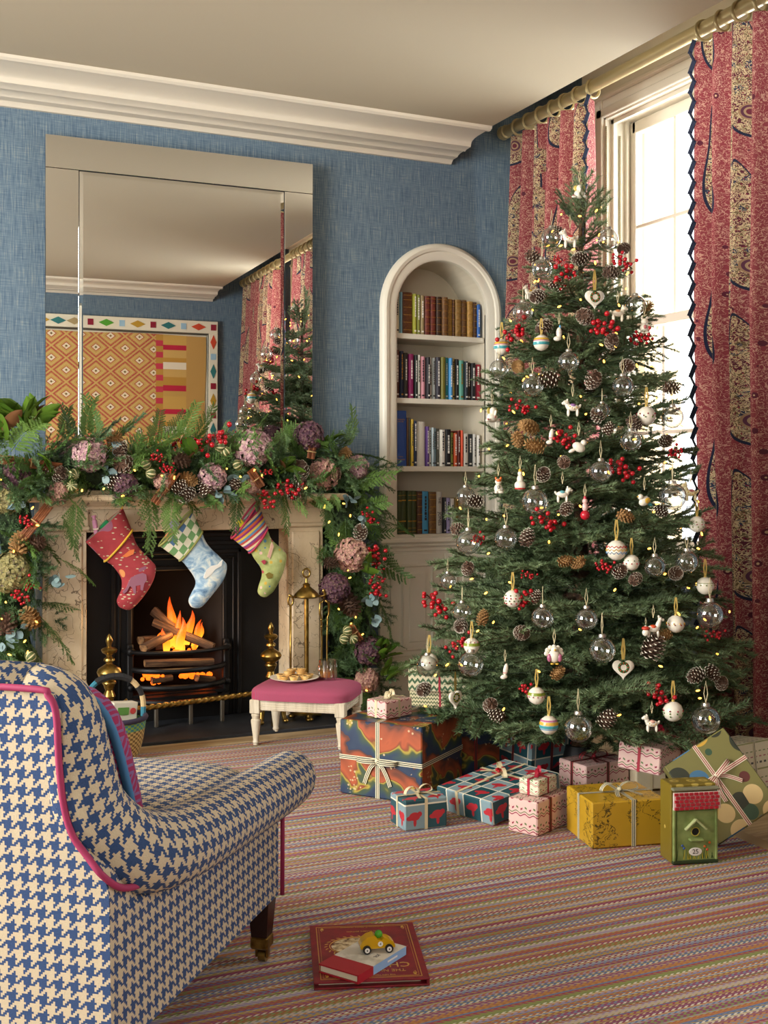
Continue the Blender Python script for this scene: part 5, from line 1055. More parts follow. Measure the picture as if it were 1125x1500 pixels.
for k in range(22):
    x = random.uniform(-bw_/2+.014, bw_/2-.012); l = random.uniform(.018, .05)
    if abs(x) < .022: l = .014
    MB().poly([(x-.0016, fy-.0048, .014), (x+.0016, fy-.0048, .014), (x+random.uniform(-.007, .007), fy-.0052, .014+l)]).build('painted_grass', mat('grass_paint', '#c0b030', .5) if k % 2 else mat('grass_paint_dark', '#2c4a1a', .5), bh)
for x, z, c in ((.03, .05, '#d0601c'), (.045, .06, '#d0601c'), (-.04, .055, '#3a5a9a'), (-.035, .047, '#3a5a9a'), (.038, .04, '#c8401c')): MB().lathe([(0, 0), (.004, 0), (.003, .0015), (0, .002)], 8, TR(x, fy-.0048, z) @ Matrix.Rotation(pi/2, 4, 'X')).build('painted_flower', mat('flower_paint_'+c.strip('#'), c, .5), bh)
# ---------------------------------------------------------------- fir tree
def rnd_green(c0, c1, rough=.6):
    def f(t):
        r = t.n('ObjectInfo').outputs['Random']; n = t.noise(t.obj(), 9., 2.); return {'Base Color': t.mix(t.add(t.mul(r, .6), t.mul(n, .4)), c0, c1)}
    return f
m_needle = mat('fir_needles', '#2c4a30', .55, fn=rnd_green('#3c5632', '#7d8f64')); m_twig = mat('fir_twig', '#4a3a24', .85); m_trunk = mat('fir_trunk', '#3a2a1c', .9, fn=f_bark)
m_cedar = mat('cedar_fronds', '#4a6a2c', .6, fn=rnd_green('#35561f', '#6a8a3c'))
def needle_run(mb, path, step, nl, per, wdt, flat=.55, fwd=.75):
    for i in range(len(path)-1):
        a, b = path[i], path[i+1]; L = (b-a).length; t = (b-a).normalized(); q = t.cross(Vector((0, 0, 1))); q = q.normalized() if q.length > 1e-4 else Vector((0, 1, 0)); w = q.cross(t); n = max(1, int(L/step))
        for k in range(n):
            p = a.lerp(b, (k+random.random())/n)
            for j in range(per):
                an = random.uniform(0, 2*pi); d = (t*random.uniform(fwd*.6, fwd*1.3)+q*cos(an)+w*sin(an)*flat+w*.18).normalized(); s_ = d.cross(Vector((random.uniform(-1, 1), random.uniform(-1, 1), random.uniform(-1, 1)))).normalized()*wdt; l = nl*random.uniform(.75, 1.15)
                o = len(mb.v); mb.v += [tuple(p-s_), tuple(p+s_), tuple(p+d*l)]; mb.f.append((o, o+1, o+2))
def bough_mesh(L, nt, tw, step=.0034, nl=.021, per=5, seed=0, wd=.0017):
    """flat fir bough along +x with side twigs; returns (needle mesh, twig mesh)"""
    random.seed(seed); nb_, sb = MB(), MB()
    stem = [Vector((L*u, .02*L*sin(u*5+seed), .10*L*u*u-.05*L*u)) for u in [k/8 for k in range(9)]]
    sb.tube(stem, [.006*(1-.8*k/8) for k in range(9)], 5); needle_run(nb_, stem[2:], step, nl, per, wd)
    for k in range(nt):
        u = .12+.83*k/nt; p = stem[int(u*8)].lerp(stem[min(8, int(u*8)+1)], u*8-int(u*8)); s_ = 1 if k % 2 else -1
        l = L*tw*(1-u*.72)*random.uniform(.8, 1.15); a = radians(random.uniform(38, 62))*s_; d = Vector((cos(a), sin(a), random.uniform(-.14, .2))).normalized()
        pth = [p+d*l*v+Vector((.12*l*v*v, 0, -.05*l*v*v)) for v in (0, .33, .66, 1)]; sb.tube(pth, [.0028, .0024, .002, .0014], 4); needle_run(nb_, pth, step, nl, per, wd)
        if l > .13:
            for e in (-1, 1):
                p2 = pth[1].lerp(pth[2], .5 if e > 0 else 0.); d2 = (Matrix.Rotation(e*radians(45), 3, 'Z') @ d); l2 = l*.45; q2 = [p2, p2+d2*l2*.5, p2+d2*l2]; sb.tube(q2, .0015, 4); needle_run(nb_, q2, step, nl, per, wd)
    return nb_.mesh('needles', m_needle), sb.mesh('twigs', m_twig)
BG = [bough_mesh(.5, 14, .52, seed=s_) for s_ in (1, 2, 3)]+[bough_mesh(.3, 10, .55, seed=s_) for s_ in (4, 5)]
random.seed(21)
TK = 4.42; TG = TK/3.86; TA = atd(851, 1000, TK); TA = Vector((TA.x, TA.y, 0))
RT = [(0.0, .0), (.2, .38), (.30, .49), (.42, .515), (.62, .49), (.8, .445), (1.0, .40), (1.2, .352), (1.4, .315), (1.6, .255), (1.8, .185), (1.95, .12), (2.05, .06), (2.2, .01)]
RT = [(-1, 0)]+[(1.14+(z-1.14)*TG, r*TG) for z, r in RT]
def TRad(z):
    for (a, ra), (b, rb_) in zip(RT, RT[1:]):
        if a <= z <= b: return ra+(rb_-ra)*(z-a)/(b-a)
    return 0.
tree = thing('christmas_tree', 'tall green fir Christmas tree standing in front of the sash window', 'tree', (TA.x, TA.y, 0))
MB().tube([(0, 0, .005), (.004, 0, .6), (-.004, .003, 1.3), (0, 0, 2.2)], [.04, .034, .02, .006], 10).build('trunk', m_trunk, tree, smooth=True)
MB().lathe([(0, .001), (.15, .001), (.16, .02), (.08, .05), (.06, .12), (.05, .12), (0, .06)], 20).build('tree_stand', m_iron, tree, smooth=40)
def add_bough(z, az, L, pitch, roll, k=None):
    nm, sm = BG[k if k is not None else (random.randrange(3) if L > .26 else 3+random.randrange(2))]; base = .5 if nm in (BG[0][0], BG[1][0], BG[2][0]) else .3; s_ = L/base
    o = link('bough', sm, tree, (.012*cos(az), .012*sin(az), z), None, s_); o.rotation_euler = (Matrix.Rotation(az, 3, 'Z') @ Matrix.Rotation(-pitch, 3, 'Y') @ Matrix.Rotation(roll, 3, 'X')).to_euler()
    link('needles', nm, o)
z = .25; nb_count = 0; lev = 0
while z < 2.13:
    R_ = TRad(z); n = max(5, int(2*pi*R_/.185)); ph = lev*1.3
    for k in range(n):
        az = ph+2*pi*k/n+random.uniform(-.15, .15); L = R_*random.uniform(.88, 1.12); p = radians(max(2 if z < .5 else -20, -4+16*(z/2.)+random.uniform(-9, 9))); add_bough(z-.3*L*sin(p)+random.uniform(-.03, .03), az, max(.09, L), p, random.uniform(-.5, .5)); nb_count += 1
    z += .14 if z < 1.25 else .11; lev += 1
for k in range(86): z = random.uniform(.3, 1.85); az = random.uniform(0, 6.28); add_bough(z, az, TRad(z)*random.uniform(.55, .75), radians(random.uniform(5, 45)), random.uniform(-1, 1)); nb_count += 1
add_bough(2.04, .3, .29, radians(86), 0, 3); add_bough(2.1, 2.2, .17, radians(60), 0, 4); add_bough(2.09, 4.4, .17, radians(55), 0, 4); add_bough(2.13, 3.3, .14, radians(70), 0, 4)
BD = (TA-Vector((0, 0, 0))).length
def tpt(px, py, out=1.):
    """point on the front surface of the tree seen at a picture position"""
    r = ray(px, py); o = Vector((0, 0, H)); best = None; k = 3.4
    while k < 5.2:
        p = o+r*k; q = hypot(p.x-TA.x, p.y-TA.y)-TRad(max(.05, min(p.z, 2.34)))*out
        if q <= 0: return p, k
        if best is None or q < best[0]: best = (q, k)
        k += .01
    return o+r*best[1], best[1]
def sz(px, k): return px*k/F
# clear baubles
m_bauble = clear('clear_bauble_glass', '#f2f4f2', .10, .9, .4, .04); m_cap = mat('silver_bauble_cap', '#b8b4a8', .3, .9); m_str = mat('jute_string', '#c9bc94', .8); m_goldr = mat('gold_ribbon', '#c4a85a', .5, .2)
def hang_loop(mb, z0, l, w=.004):
    return mb.tube([(0, 0, z0), (-w, 0, z0+l*.5), (0, 0, z0+l), (w, 0, z0+l*.5), (0, 0, z0)], .0011, 4)
bb = thing('glass_bauble', 'clear round glass bauble hanging on the fir tree', 'bauble', (0, 0, -5), (0, 0, 0), 'clear baubles on the tree')
MB().ell((0, 0, 0), 1., 28).build('globe', m_bauble, bb, smooth=True); MB().lathe([(0, .93), (.3, .93), (.3, 1.02), (.26, 1.16), (.12, 1.2), (0, 1.2)], 14).build('cap', m_cap, bb, smooth=40)
MB().tube([(0, 0, 1.18), (-.13, 0, 1.8), (0, 0, 2.7), (.13, 0, 1.8), (0, 0, 1.18)], .03, 4).build('string', m_str, bb)
BAU = [(808, 348, 15), (891, 350, 15), (794, 394, 15), (766, 457, 15), (931, 447, 15), (833, 530, 16), (731, 541, 14), (780, 566, 16), (912, 566, 16), (924, 646, 16), (880, 691, 17), (784, 735, 20), (985, 727, 20), (682, 727, 14), (741, 789, 17), (686, 794, 18), (985, 611, 16), (882, 602, 12), (677, 896, 14), (795, 905, 17), (859, 907, 17), (882, 952, 20), (690, 973, 19), (626, 975, 16), (847, 1066, 21), (1034, 1054, 21), (1040, 900, 20), (1006, 823, 17), (959, 830, 16), (656, 851, 12)]
first = True
def at_tree(o, px, py, r, out=1.04, rz=None):
    p, k = tpt(px, py, out); o.location = p; s_ = sz(r, k); o.scale = (s_, s_, s_); o.rotation_euler = (0, 0, random.uniform(0, 6) if rz is None else rz); return o
for x, y, r in BAU:
    o = bb if first else copyt(bb); first = False; at_tree(o, x, y, r, 1.14)
# pine cones
def cone_mesh(n=62, seed=0, ln=1.9, open_=1.):
    random.seed(seed); a, w = MB(), MB(); a.ell((0, 0, 0), (.5, .5, ln*.47), 10)
    for k in range(n):
        u = (k+.5)/n; z = ln*(u-.5); an = k*2.39996; rr_ = (sin(pi*min(1, .12+.86*u))**.7)*.62; d = Vector((cos(an), sin(an), 0)); s_ = Vector((-sin(an), cos(an), 0)); L = (.48*open_*(1-.45*abs(u-.45)))+.06
        up_ = Vector((0, 0, .35+1.1*u-.25)); b = d*rr_*.55+Vector((0, 0, z)); tip = b+(d*1.+up_*.6).normalized()*L*1.25; hw = .2*(1-.4*u)
        o = a.addv([b-s_*hw*.6, b+s_*hw*.6, tip+s_*hw, tip-s_*hw, b+d*.1-Vector((0, 0, .12)), tip-Vector((0, 0, .09))]); [a.face([o+i for i in f]) for f in ((0, 1, 2, 3), (1, 4, 5, 2), (0, 3, 5, 4))]
        e = (tip-b).normalized()*.035; o = w.addv([tip-s_*hw*1.04-e*2.4, tip+s_*hw*1.04-e*2.4, tip+s_*hw*1.04+e, tip-s_*hw*1.04+e, tip-Vector((0, 0, .12))+e]); [w.face([o+i for i in f]) for f in ((0, 1, 2, 3), (3, 2, 4))]
    return a, w
m_cone = mat('pine_cone_brown', '#4a3222', .8, fn=rnd_green('#3a2618', '#5e4230')); m_tip = mat('frosted_cone_tip', '#d8d0bc', .8); m_tan = mat('tan_cone', '#8a6436', .75, fn=rnd_green('#7a5428', '#a07a48')); m_tipt = mat('pale_cone_tip', '#b08c58', .8)
def cone_proto(label, mc, mt, group, seed, ln=1.9):
    t = thing('pine_cone', label, 'pine cone', (0, 0, -5), (0, 0, 0), group); a, w = cone_mesh(seed=seed, ln=ln); a.build('scales', mc, t); w.build('scale_tips', mt, t)['kind'] = 'stuff'; return t
cn = cone_proto('brown pine cone with frosted white scale tips wired to the fir tree', m_cone, m_tip, 'frosted cones on the tree', 5); ct = cone_proto('larger tan pine cone without frosting wired to the fir tree', m_tan, m_tipt, 'tan cones on the tree', 6, 2.3)
CON = [(781, 376, 12), (850, 379, 12), (787, 434, 12), (816, 418, 11), (895, 399, 12), (857, 464, 14), (896, 500, 12), (797, 481, 14), (804, 556, 15), (869, 556, 14), (919, 536, 12), (914, 364, 10), (819, 340, 9), (983, 568, 12), (875, 609, 11), (891, 628, 10), (929, 620, 12), (975, 646, 11), (826, 677, 11), (796, 695, 12), (830, 745, 11), (697, 734, 12), (772, 788, 13), (968, 748, 10), (671, 775, 11), (685, 833, 11), (764, 927, 13), (784, 875, 10), (908, 837, 12), (931, 848, 11), (990, 840, 12), (957, 949, 19), (1020, 989, 13), (1043, 985, 12), (1057, 1001, 11), (718, 1033, 12), (728, 1048, 12), (889, 1054, 15), (675, 917, 12), (621, 1010, 12)]
TAN = [(759, 537, 15), (774, 626, 19), (758, 644, 15), (784, 653, 18), (916, 756, 15), (707, 905, 14), (828, 822, 14), (847, 824, 14), (817, 986, 14), (973, 930, 14), (948, 452, 13)]
for proto, L_ in ((cn, CON), (ct, TAN)):
    f1 = True
    for x, y, r in L_:
        o = proto if f1 else copyt(proto); f1 = False; at_tree(o, x, y, r*(.9 if proto is cn else .66), 1.08); o.rotation_euler = (random.uniform(.5, 2.4), random.uniform(-.6, .6), random.uniform(0, 6.28))
# berry sprays
m_berry = mat('red_berry', '#a8101c', .25); m_stem = mat('brown_stem', '#4a3222', .8)
def berry_proto(seed, n=22, sp_=1.):
    random.seed(seed); b, s_ = MB(), MB()
    for k in range(n):
        u = k/n; p = Vector((random.gauss(0, .35)+(u-.5)*1.9*sp_, random.gauss(0, .22), random.gauss(0, .34)-abs(u-.5)*.3)); b.ell(p, random.uniform(.14, .19), 8); s_.tube([((u-.5)*1.3*sp_, .1, .05), tuple(p)], .025, 4)
    s_.tube([(-.9*sp_, .15, .1), (0, .1, .05), (.9*sp_, .15, -.05)], .04, 5); return b.mesh('berries', m_berry, True), s_.mesh('stem', m_stem)
BP_ = [berry_proto(s_) for s_ in (31, 32, 33)]
BER = [(829, 404, 20), (914, 384, 17), (755, 484, 20), (887, 481, 21), (941, 494, 16), (768, 596, 15), (828, 643, 18), (914, 689, 21), (806, 764, 20), (990, 663, 12), (640, 886, 22), (777, 842, 9), (769, 877, 17), (887, 830, 13), (675, 940, 16), (773, 1012, 12), (966, 1019, 20), (1050, 928, 12), (701, 790, 11), (818, 381, 8)]
for i, (x, y, r) in enumerate(BER):
    t = thing('berry_spray', 'cluster of bright red berries tucked into the fir tree', 'berries', (0, 0, 0), (0, 0, 0), 'berry sprays on the tree'); at_tree(t, x, y, r*1.05, 1.1, -A+random.uniform(-.4, .4)); t.rotation_euler.y = random.uniform(-.6, .9); bm_, sm_ = BP_[i % 3]; link('berries', bm_, t)['kind'] = 'stuff'; link('stem', sm_, t)['kind'] = 'stuff'
# ceramic ornaments: each is built from modelled, painted ceramic pieces
CER = mat('white_ceramic_glaze', '#ddd6c4', .2)
def cmat(c): return mat('ceramic_paint_'+c.strip('#'), c, .25)
def figure(label, px, py, r, pieces, rz=0., name='ceramic_ornament', cat='ornament', loop=1.1, ribbon=False, out=1.12):
    t = thing(name, label, cat, (0, 0, 0), (0, 0, 0), 'ceramic ornaments on the tree'); at_tree(t, px, py, r, out, -A+rz)
    for nm, c, els in pieces:
        mb = MB()
        for e in els: mb.ell(e[0], e[1], 14, None, e[2] if len(e) > 2 else None)
        o = mb.build(nm, CER if c is None else cmat(c), t, smooth=True)
        if len(els) > 1: o['kind'] = 'stuff'
    z0 = loop
    if ribbon:
        mb = MB()
        for e in (-1, 1): strip(mb, [(e*.05, 0, z0), (e*.16, 0, z0+.9), (e*.05, 0, z0+1.9)], .14, (1, 0, 0))
        mb.build('ribbon', m_goldr, t)['kind'] = 'stuff'; MB().lathe([(.16, 0), (.18, .12), (.08, .2), (0, .2)], 10, TR(0, 0, z0-.14)).build('cap', m_goldr, t, smooth=True)
    else: MB().tube([(0, 0, z0-.1), (-.1, 0, z0+.5), (0, 0, z0+1.1), (.1, 0, z0+.5), (0, 0, z0-.1)], .03, 4).build('string', m_str, t)
    return t
def beast(c=None, acc='#b83a34', neck=.2, spots=True, head=.3, tail=True):
    z = .25+neck; L = [('body', c, [((0, 0, 0), (.62, .34, .34)), ((-.45, 0, .1+neck*.5), (.24, .22, .3+neck*.5), (0, -.35, 0)), ((-.62, 0, z+.08), (head, .24, .24)), ((-.86, 0, z+.02), (.16, .15, .14)), ((-.5, -.15, z+.3), (.07, .05, .13)), ((-.5, .15, z+.3), (.07, .05, .13))]+[((x, y, -.45), (.12, .12, .36)) for x in (-.4, .42) for y in (-.16, .16)]+([((.64, 0, .12), (.12, .06, .22), (0, .6, 0))] if tail else [])), ('saddle', acc, [((.02, 0, .16), (.34, .345, .22))])]
    if spots: L.append(('painted_spots', '#c79a3c', [((x, -.29, zz_), .06) for x, zz_ in ((-.3, .08), (.32, .0), (.1, -.14), (-.1, -.05))]+[((-.74, -.22, z+.12), .045)]))
    return L
def ball(bands):
    L = [('globe', None, [((0, 0, 0), 1.)])]; return L
def ball_orn(label, px, py, r, bands, dots=None, ribbon=True, out=1.12):
    t = figure(label, px, py, r, [('globe', None, [((0, 0, 0), 1.)])], ribbon=ribbon, name='ceramic_ball', out=out)
    for c, z0, z1 in bands:
        MB().lathe([(sqrt(max(0, 1-z*z))*1.012, z) for z in [z0+(z1-z0)*k/4 for k in range(5)]], 28).build('painted_band', cmat(c), t, smooth=True)
    if dots:
        for c, zz_, n, ph in dots:
            mb = MB()
            for k in range(n): a = 2*pi*(k+ph)/n; q = sqrt(1-zz_*zz_); mb.ell((q*cos(a), q*sin(a), zz_), .09, 6)
            mb.build('painted_dots', cmat(c), t, smooth=True)['kind'] = 'stuff'
    return t
def zigz(t, c, zz_, amp, n=14, w=.04):
    MB().tube([(sqrt(1-(zz_+amp*(-1)**k)**2)*1.01*cos(pi*k/n), sqrt(1-(zz_+amp*(-1)**k)**2)*1.01*sin(pi*k/n), zz_+amp*(-1)**k) for k in range(2*n)], w, 4, closed=True).build('painted_zigzag', cmat(c), t)
Y_, T_, P_ = '#c9a23c', '#3f8f94', '#b0688a'
ball_orn('striped cream ball with yellow, mauve and teal bands beside the alcove', 735, 508, 12, [(Y_, .3, .55), (P_, .18, .28), (T_, -.3, .05)])
ball_orn('striped cream ball with yellow, mauve and teal bands high on the tree', 793, 502, 12, [(Y_, .3, .55), (P_, .18, .28), (T_, -.3, .05)])
ball_orn('largest striped cream ball with pink, yellow and blue bands above the presents', 804, 1062, 14, [(P_, .45, .62), (Y_, .1, .4), (T_, -.25, .05), ('#6a94b0', -.4, -.28)])
t_ = ball_orn('cream ball with red and yellow zigzag lines', 903, 806, 15, []); zigz(t_, '#b83a34', .35, .09); zigz(t_, Y_, .05, .09); zigz(t_, '#5a86a8', -.25, .09)
ball_orn('cream ball with painted reindeer and holly', 947, 609, 14, [], [('#8f2432', .2, 7, .2), ('#4a6a2c', -.15, 8, .6), ('#6a3a22', .0, 6, 0)])
ball_orn('cream ball with sprigged holly print near the window', 925, 824, 12, [], [('#4a6a2c', .25, 8, .2), ('#a82a34', -.1, 9, .5)])
ball_orn('cream ball dotted with rows of tiny holly', 751, 877, 13, [], [('#4a6a2c', .4, 9, .2), ('#a82a34', .1, 12, .4), ('#4a6a2c', -.2, 12, .1), ('#a82a34', -.5, 9, .3)])
ball_orn('cream ball with a small yellow painted picture', 990, 914, 13, [], [('#c9a23c', .1, 9, .1), ('#8a3a22', -.05, 9, .3)])
ball_orn('cream ball with olive band and dots on the shaded side of the tree', 691, 946, 12, [('#7d8a2c', .05, .4)], [('#b06a6a', .5, 10, 0)])
ball_orn('cream ball with olive band hanging low by the bird-paper present', 786, 1019, 13, [('#7d8a2c', .1, .42)], [('#b06a6a', -.05, 12, 0)])
ball_orn('cream ball with painted robin by the panelled cupboard', 629, 969, 13, [], [('#8f2432', .0, 7, .2), ('#4a6a2c', -.3, 7, .5)])
ball_orn('cream ball with red-berried holly sprigs low beside the berries', 986, 1042, 15, [], [('#8f2432', .15, 8, .3), ('#4a6a2c', -.1, 9, 0), ('#4a6a2c', -.4, 6, 0)])
ball_orn('cream ball with green garland line beside the near curtain', 1033, 858, 13, [('#7d8a4c', .3, .36)], [('#7d8a4c', .1, 10, .3)])
ball_orn('pale spotted ball at the tips of the branches by the window', 1021, 768, 12, [], [('#7d8a4c', .3, 9, .3), ('#b06a6a', .0, 10, .1), ('#7d8a4c', -.3, 9, .6)])
ELE = [('body', None, [((0, 0, -.15), (.55, .42, .45)), ((0, -.12, .38), (.34, .32, .36)), ((0, -.42, .2), (.1, .14, .28), (.4, 0, 0)), ((-.5, -.1, -.42), (.3, .2, .14)), ((.5, -.1, -.42), (.3, .2, .14))]), ('ear', '#c9b860', [((-.38, 0, .42), (.2, .07, .28))]), ('ear', '#c9b860', [((.38, 0, .42), (.2, .07, .28))]), ('painted_trim', '#b06a6a', [((-.62, -.22, -.34), .1), ((.62, -.22, -.34), .1), ((0, -.36, -.12), .1)])]
figure('white ceramic elephant with yellow ears sitting at the tip of the tree', 849, 282, 15, ELE)
figure('white ceramic elephant hanging by the alcove shelves', 721, 609, 17, ELE, .6)
figure('white spotted ceramic horse with red saddle near the top of the tree', 835, 350, 16, beast(None, '#b83a34', .25))
figure('small white ceramic goat beside a frosted cone', 776, 429, 13, beast(None, '#c9a23c', .2), .6)
figure('white ceramic dog with blue collar under the heart ornament', 905, 459, 15, beast('#ddd2bc', '#c98a5a', .15), pi)
figure('white ceramic dog with striped coat in the middle of the tree', 839, 597, 16, beast(None, '#8f6a9a', .12))
figure('white ceramic dog with rainbow coat above the berries', 824, 724, 15, beast(None, '#5a9aa0', .12), pi)
figure('white ceramic giraffe with red blanket', 957, 921, 16, beast(None, '#c8502a', .55, True, .2), pi)
figure('white ceramic horse hanging just above the pink present', 955, 1060, 15, beast(None, '#c99a8a', .25))
figure('pale ceramic camel at the window edge of the tree', 1012, 722, 15, beast('#d2c498', '#b06a6a', .4))
SIT = lambda c, a: [('body', None, [((0, 0, -.25), (.42, .36, .5)), ((0, -.1, .42), (.34, .3, .3)), ((.2, -.25, -.6), (.3, .2, .14)), ((-.2, -.25, -.6), (.2, .2, .14))]), ('ear', c, [((-.22, -.05, .72), (.12, .08, .2), (0, -.3, 0))]), ('ear', c, [((.22, -.05, .72), (.12, .08, .2), (0, .3, 0))]), ('mask', c, [((0, -.26, .52), (.26, .18, .16))]), ('painted_trim', a, [((0, -.3, -.1), (.16, .12, .2)), ((.36, -.1, -.3), (.12, .2, .2))])]
figure('white ceramic cat with orange face', 730, 712, 15, SIT('#c8642a', '#8a8a80'))
figure('white seated ceramic rabbit with red bow by the window', 944, 478, 16, SIT('#ddd2bc', '#b06a6a'))
BRD = lambda c, w: [('body', None, [((0, 0, 0), (.6, .38, .42), (0, -.5, 0)), ((-.42, 0, .38), .27)]), ('wing', c, [((.12, -.3, .05), (.34, .12, .26), (0, -.5, 0))]), ('tail', w, [((.58, 0, -.3), (.34, .14, .16), (0, .4, 0))]), ('beak', '#c9a23c', [((-.7, 0, .4), (.12, .07, .07))])]
figure('white ceramic hen with red and yellow wing in the middle of the tree', 848, 655, 17, BRD('#b83a5a', None), pi)
figure('ceramic bird with rainbow wing near the window side', 944, 734, 16, BRD('#c9a23c', '#3f8f94'), .4)
figure('white ceramic turkey with mauve wings', 812, 961, 18, [('body', None, [((0, 0, 0), (.5, .4, .55)), ((0, -.1, .55), .28)])]+[('tail_feather', None, [((.62*cos(a), .15, .18+.55*sin(a)), (.2, .12, .2))]) for a in [k*pi/6 for k in range(7)]]+[('wing', '#a8607a', [((e*.42, -.2, -.12), (.2, .16, .34))]) for e in (-1, 1)]+[('foot', '#c9a23c', [((e*.2, -.25, -.6), (.16, .18, .08))]) for e in (-1, 1)]+[('beak', '#c9a23c', [((0, -.42, .55), .09)])])
figure('white ceramic lady bell with red trim', 762, 705, 17, [('skirt', None, [((0, 0, -.35), (.5, .45, .45)), ((0, 0, .2), (.28, .26, .4)), ((0, 0, .68), .22)]), ('hem', '#b83a34', [((0, 0, -.62), (.5, .46, .12))]), ('hat', '#c9a23c', [((0, 0, .9), (.16, .16, .2))])])
figure('ceramic drummer with round red ball base', 857, 746, 17, [('torso', '#d8b0a8', [((0, 0, .2), (.26, .24, .4)), ((0, 0, .7), .24)]), ('base', '#b01c2c', [((0, 0, -.5), .42)]), ('cap', '#b83a4a', [((0, 0, .95), (.14, .14, .2))])])
figure('white ceramic bootee with mauve lines', 819, 489, 14, [('boot', None, [((0, 0, .1), (.3, .26, .6)), ((-.18, 0, -.5), (.42, .26, .26))]), ('painted_band', '#a0507a', [((0, 0, .05), (.315, .27, .06))]), ('painted_band', '#5a9ac0', [((.1, 0, .66), (.12, .12, .28))])])
for x, y, lb in ((807, 640, 'slim white ceramic stocking with coloured dots'), (740, 984, 'slim white ceramic stocking with red zigzag')): figure(lb, x, y, 15, [('stocking', None, [((.05, 0, .2), (.24, .18, .62), (0, .15, 0)), ((-.12, 0, -.5), (.36, .18, .22), (0, -.2, 0))]), ('painted_band', '#b83a5a', [((.0, 0, -.1), (.25, .19, .05))])])
figure('little red-hatted ceramic house beside the giraffe', 946, 924, 9, [('walls', None, [((0, 0, -.3), (.6, .5, .6))]), ('roof', '#b83a2a', [((0, 0, .4), (.7, .6, .35))])])
def heart(label, px, py, r, rz, wreath):
    t = thing('ceramic_heart', label, 'ornament', (0, 0, 0), (0, 0, 0), 'ceramic ornaments on the tree'); at_tree(t, px, py, r, 1.07, -A+rz); pts = []
    for k in range(36): a = 2*pi*k/36; pts.append((16*sin(a)**3/17, (13*cos(a)-5*cos(2*a)-2*cos(3*a)-cos(4*a))/17))
    mb = MB(); n = 36; RX = Matrix.Rotation(pi/2, 4, 'X')
    for s_, zz_ in ((.88, -.16), (1., -.06), (1., .06), (.88, .16)): mb.addv([(p[0]*s_, p[1]*s_, zz_) for p in pts], RX)
    for q in range(3):
        for i in range(n): mb.face((q*n+i, q*n+(i+1) % n, q*n+n+(i+1) % n, q*n+n+i))
    mb.face(range(n)[::-1]); mb.face([3*n+i for i in range(n)]); mb.build('heart', CER, t, smooth=50)
    mb = MB()
    for k in range(18): a = 2*pi*k/18; mb.ell((.38*cos(a), -.17, .1+.38*sin(a)), (.13, .04, .13), 6)
    mb.build('painted_wreath', cmat('#3a5a26'), t, smooth=True)['kind'] = 'stuff'; mb = MB()
    for k in range(8): a = 2*pi*k/8; mb.ell((.38*cos(a), -.2, .1+.38*sin(a)), .06, 6)
    mb.build('painted_berries', cmat(wreath), t, smooth=True)['kind'] = 'stuff'; mb = MB(); strip(mb, [(-.05, 0, .75), (-.12, 0, 1.6), (0, 0, 2.6)], .16, (1, 0, 0)); strip(mb, [(.05, 0, .75), (.12, 0, 1.6), (0, 0, 2.6)], .16, (1, 0, 0)); mb.build('ribbon', m_goldr, t)['kind'] = 'stuff'
heart('white ceramic heart with painted wreath high on the tree', 871, 437, 16, .2, '#b83a34'); heart('white ceramic heart with painted wreath low on the tree', 913, 979, 17, 0, '#b83a34'); heart('white ceramic heart turned sideways beside the landscape-paper presents', 667, 1023, 15, .8, '#c9a23c')
# fairy lights
m_bulb = emat('warm_fairy_bulb', '#ffb648', 7.); m_wire = mat('dark_green_wire', '#16241a', .6)
fs = thing('fairy_light_string', 'string of warm fairy lights wound through the fir tree', 'string lights', (TA.x, TA.y, 0)); bm2 = MB().ell((0, 0, .006), (.0035, .0035, .008), 8).mesh('bulb', m_bulb, True)
pth = []; N = 130
for k in range(N*3):
    u = k/(N*3); z = .22+1.95*u**.9; a = u*2*pi*15; r = TRad(z)*(.9+.09*sin(k*1.7)); pth.append((r*cos(a), r*sin(a), z+.02*sin(k*.9)))
MB().tube(pth, .0011, 3).build('wire', m_wire, fs)
for k in range(0, N*3, 3): p = pth[k]; s_ = 1.04; link('bulb', bm2, fs, (p[0]*s_, p[1]*s_, p[2]), (random.uniform(-1.4, 1.4), random.uniform(-1.4, 1.4), 0))
for k in range(30):
    q = tpt(*random.choice([(x+random.uniform(-40, 40), y+random.uniform(-30, 30)) for x, y, r in BAU+CON]), 1.02)[0]; link('bulb', bm2, fs, q-TA, (random.uniform(-1.4, 1.4), random.uniform(-1.4, 1.4), 0))
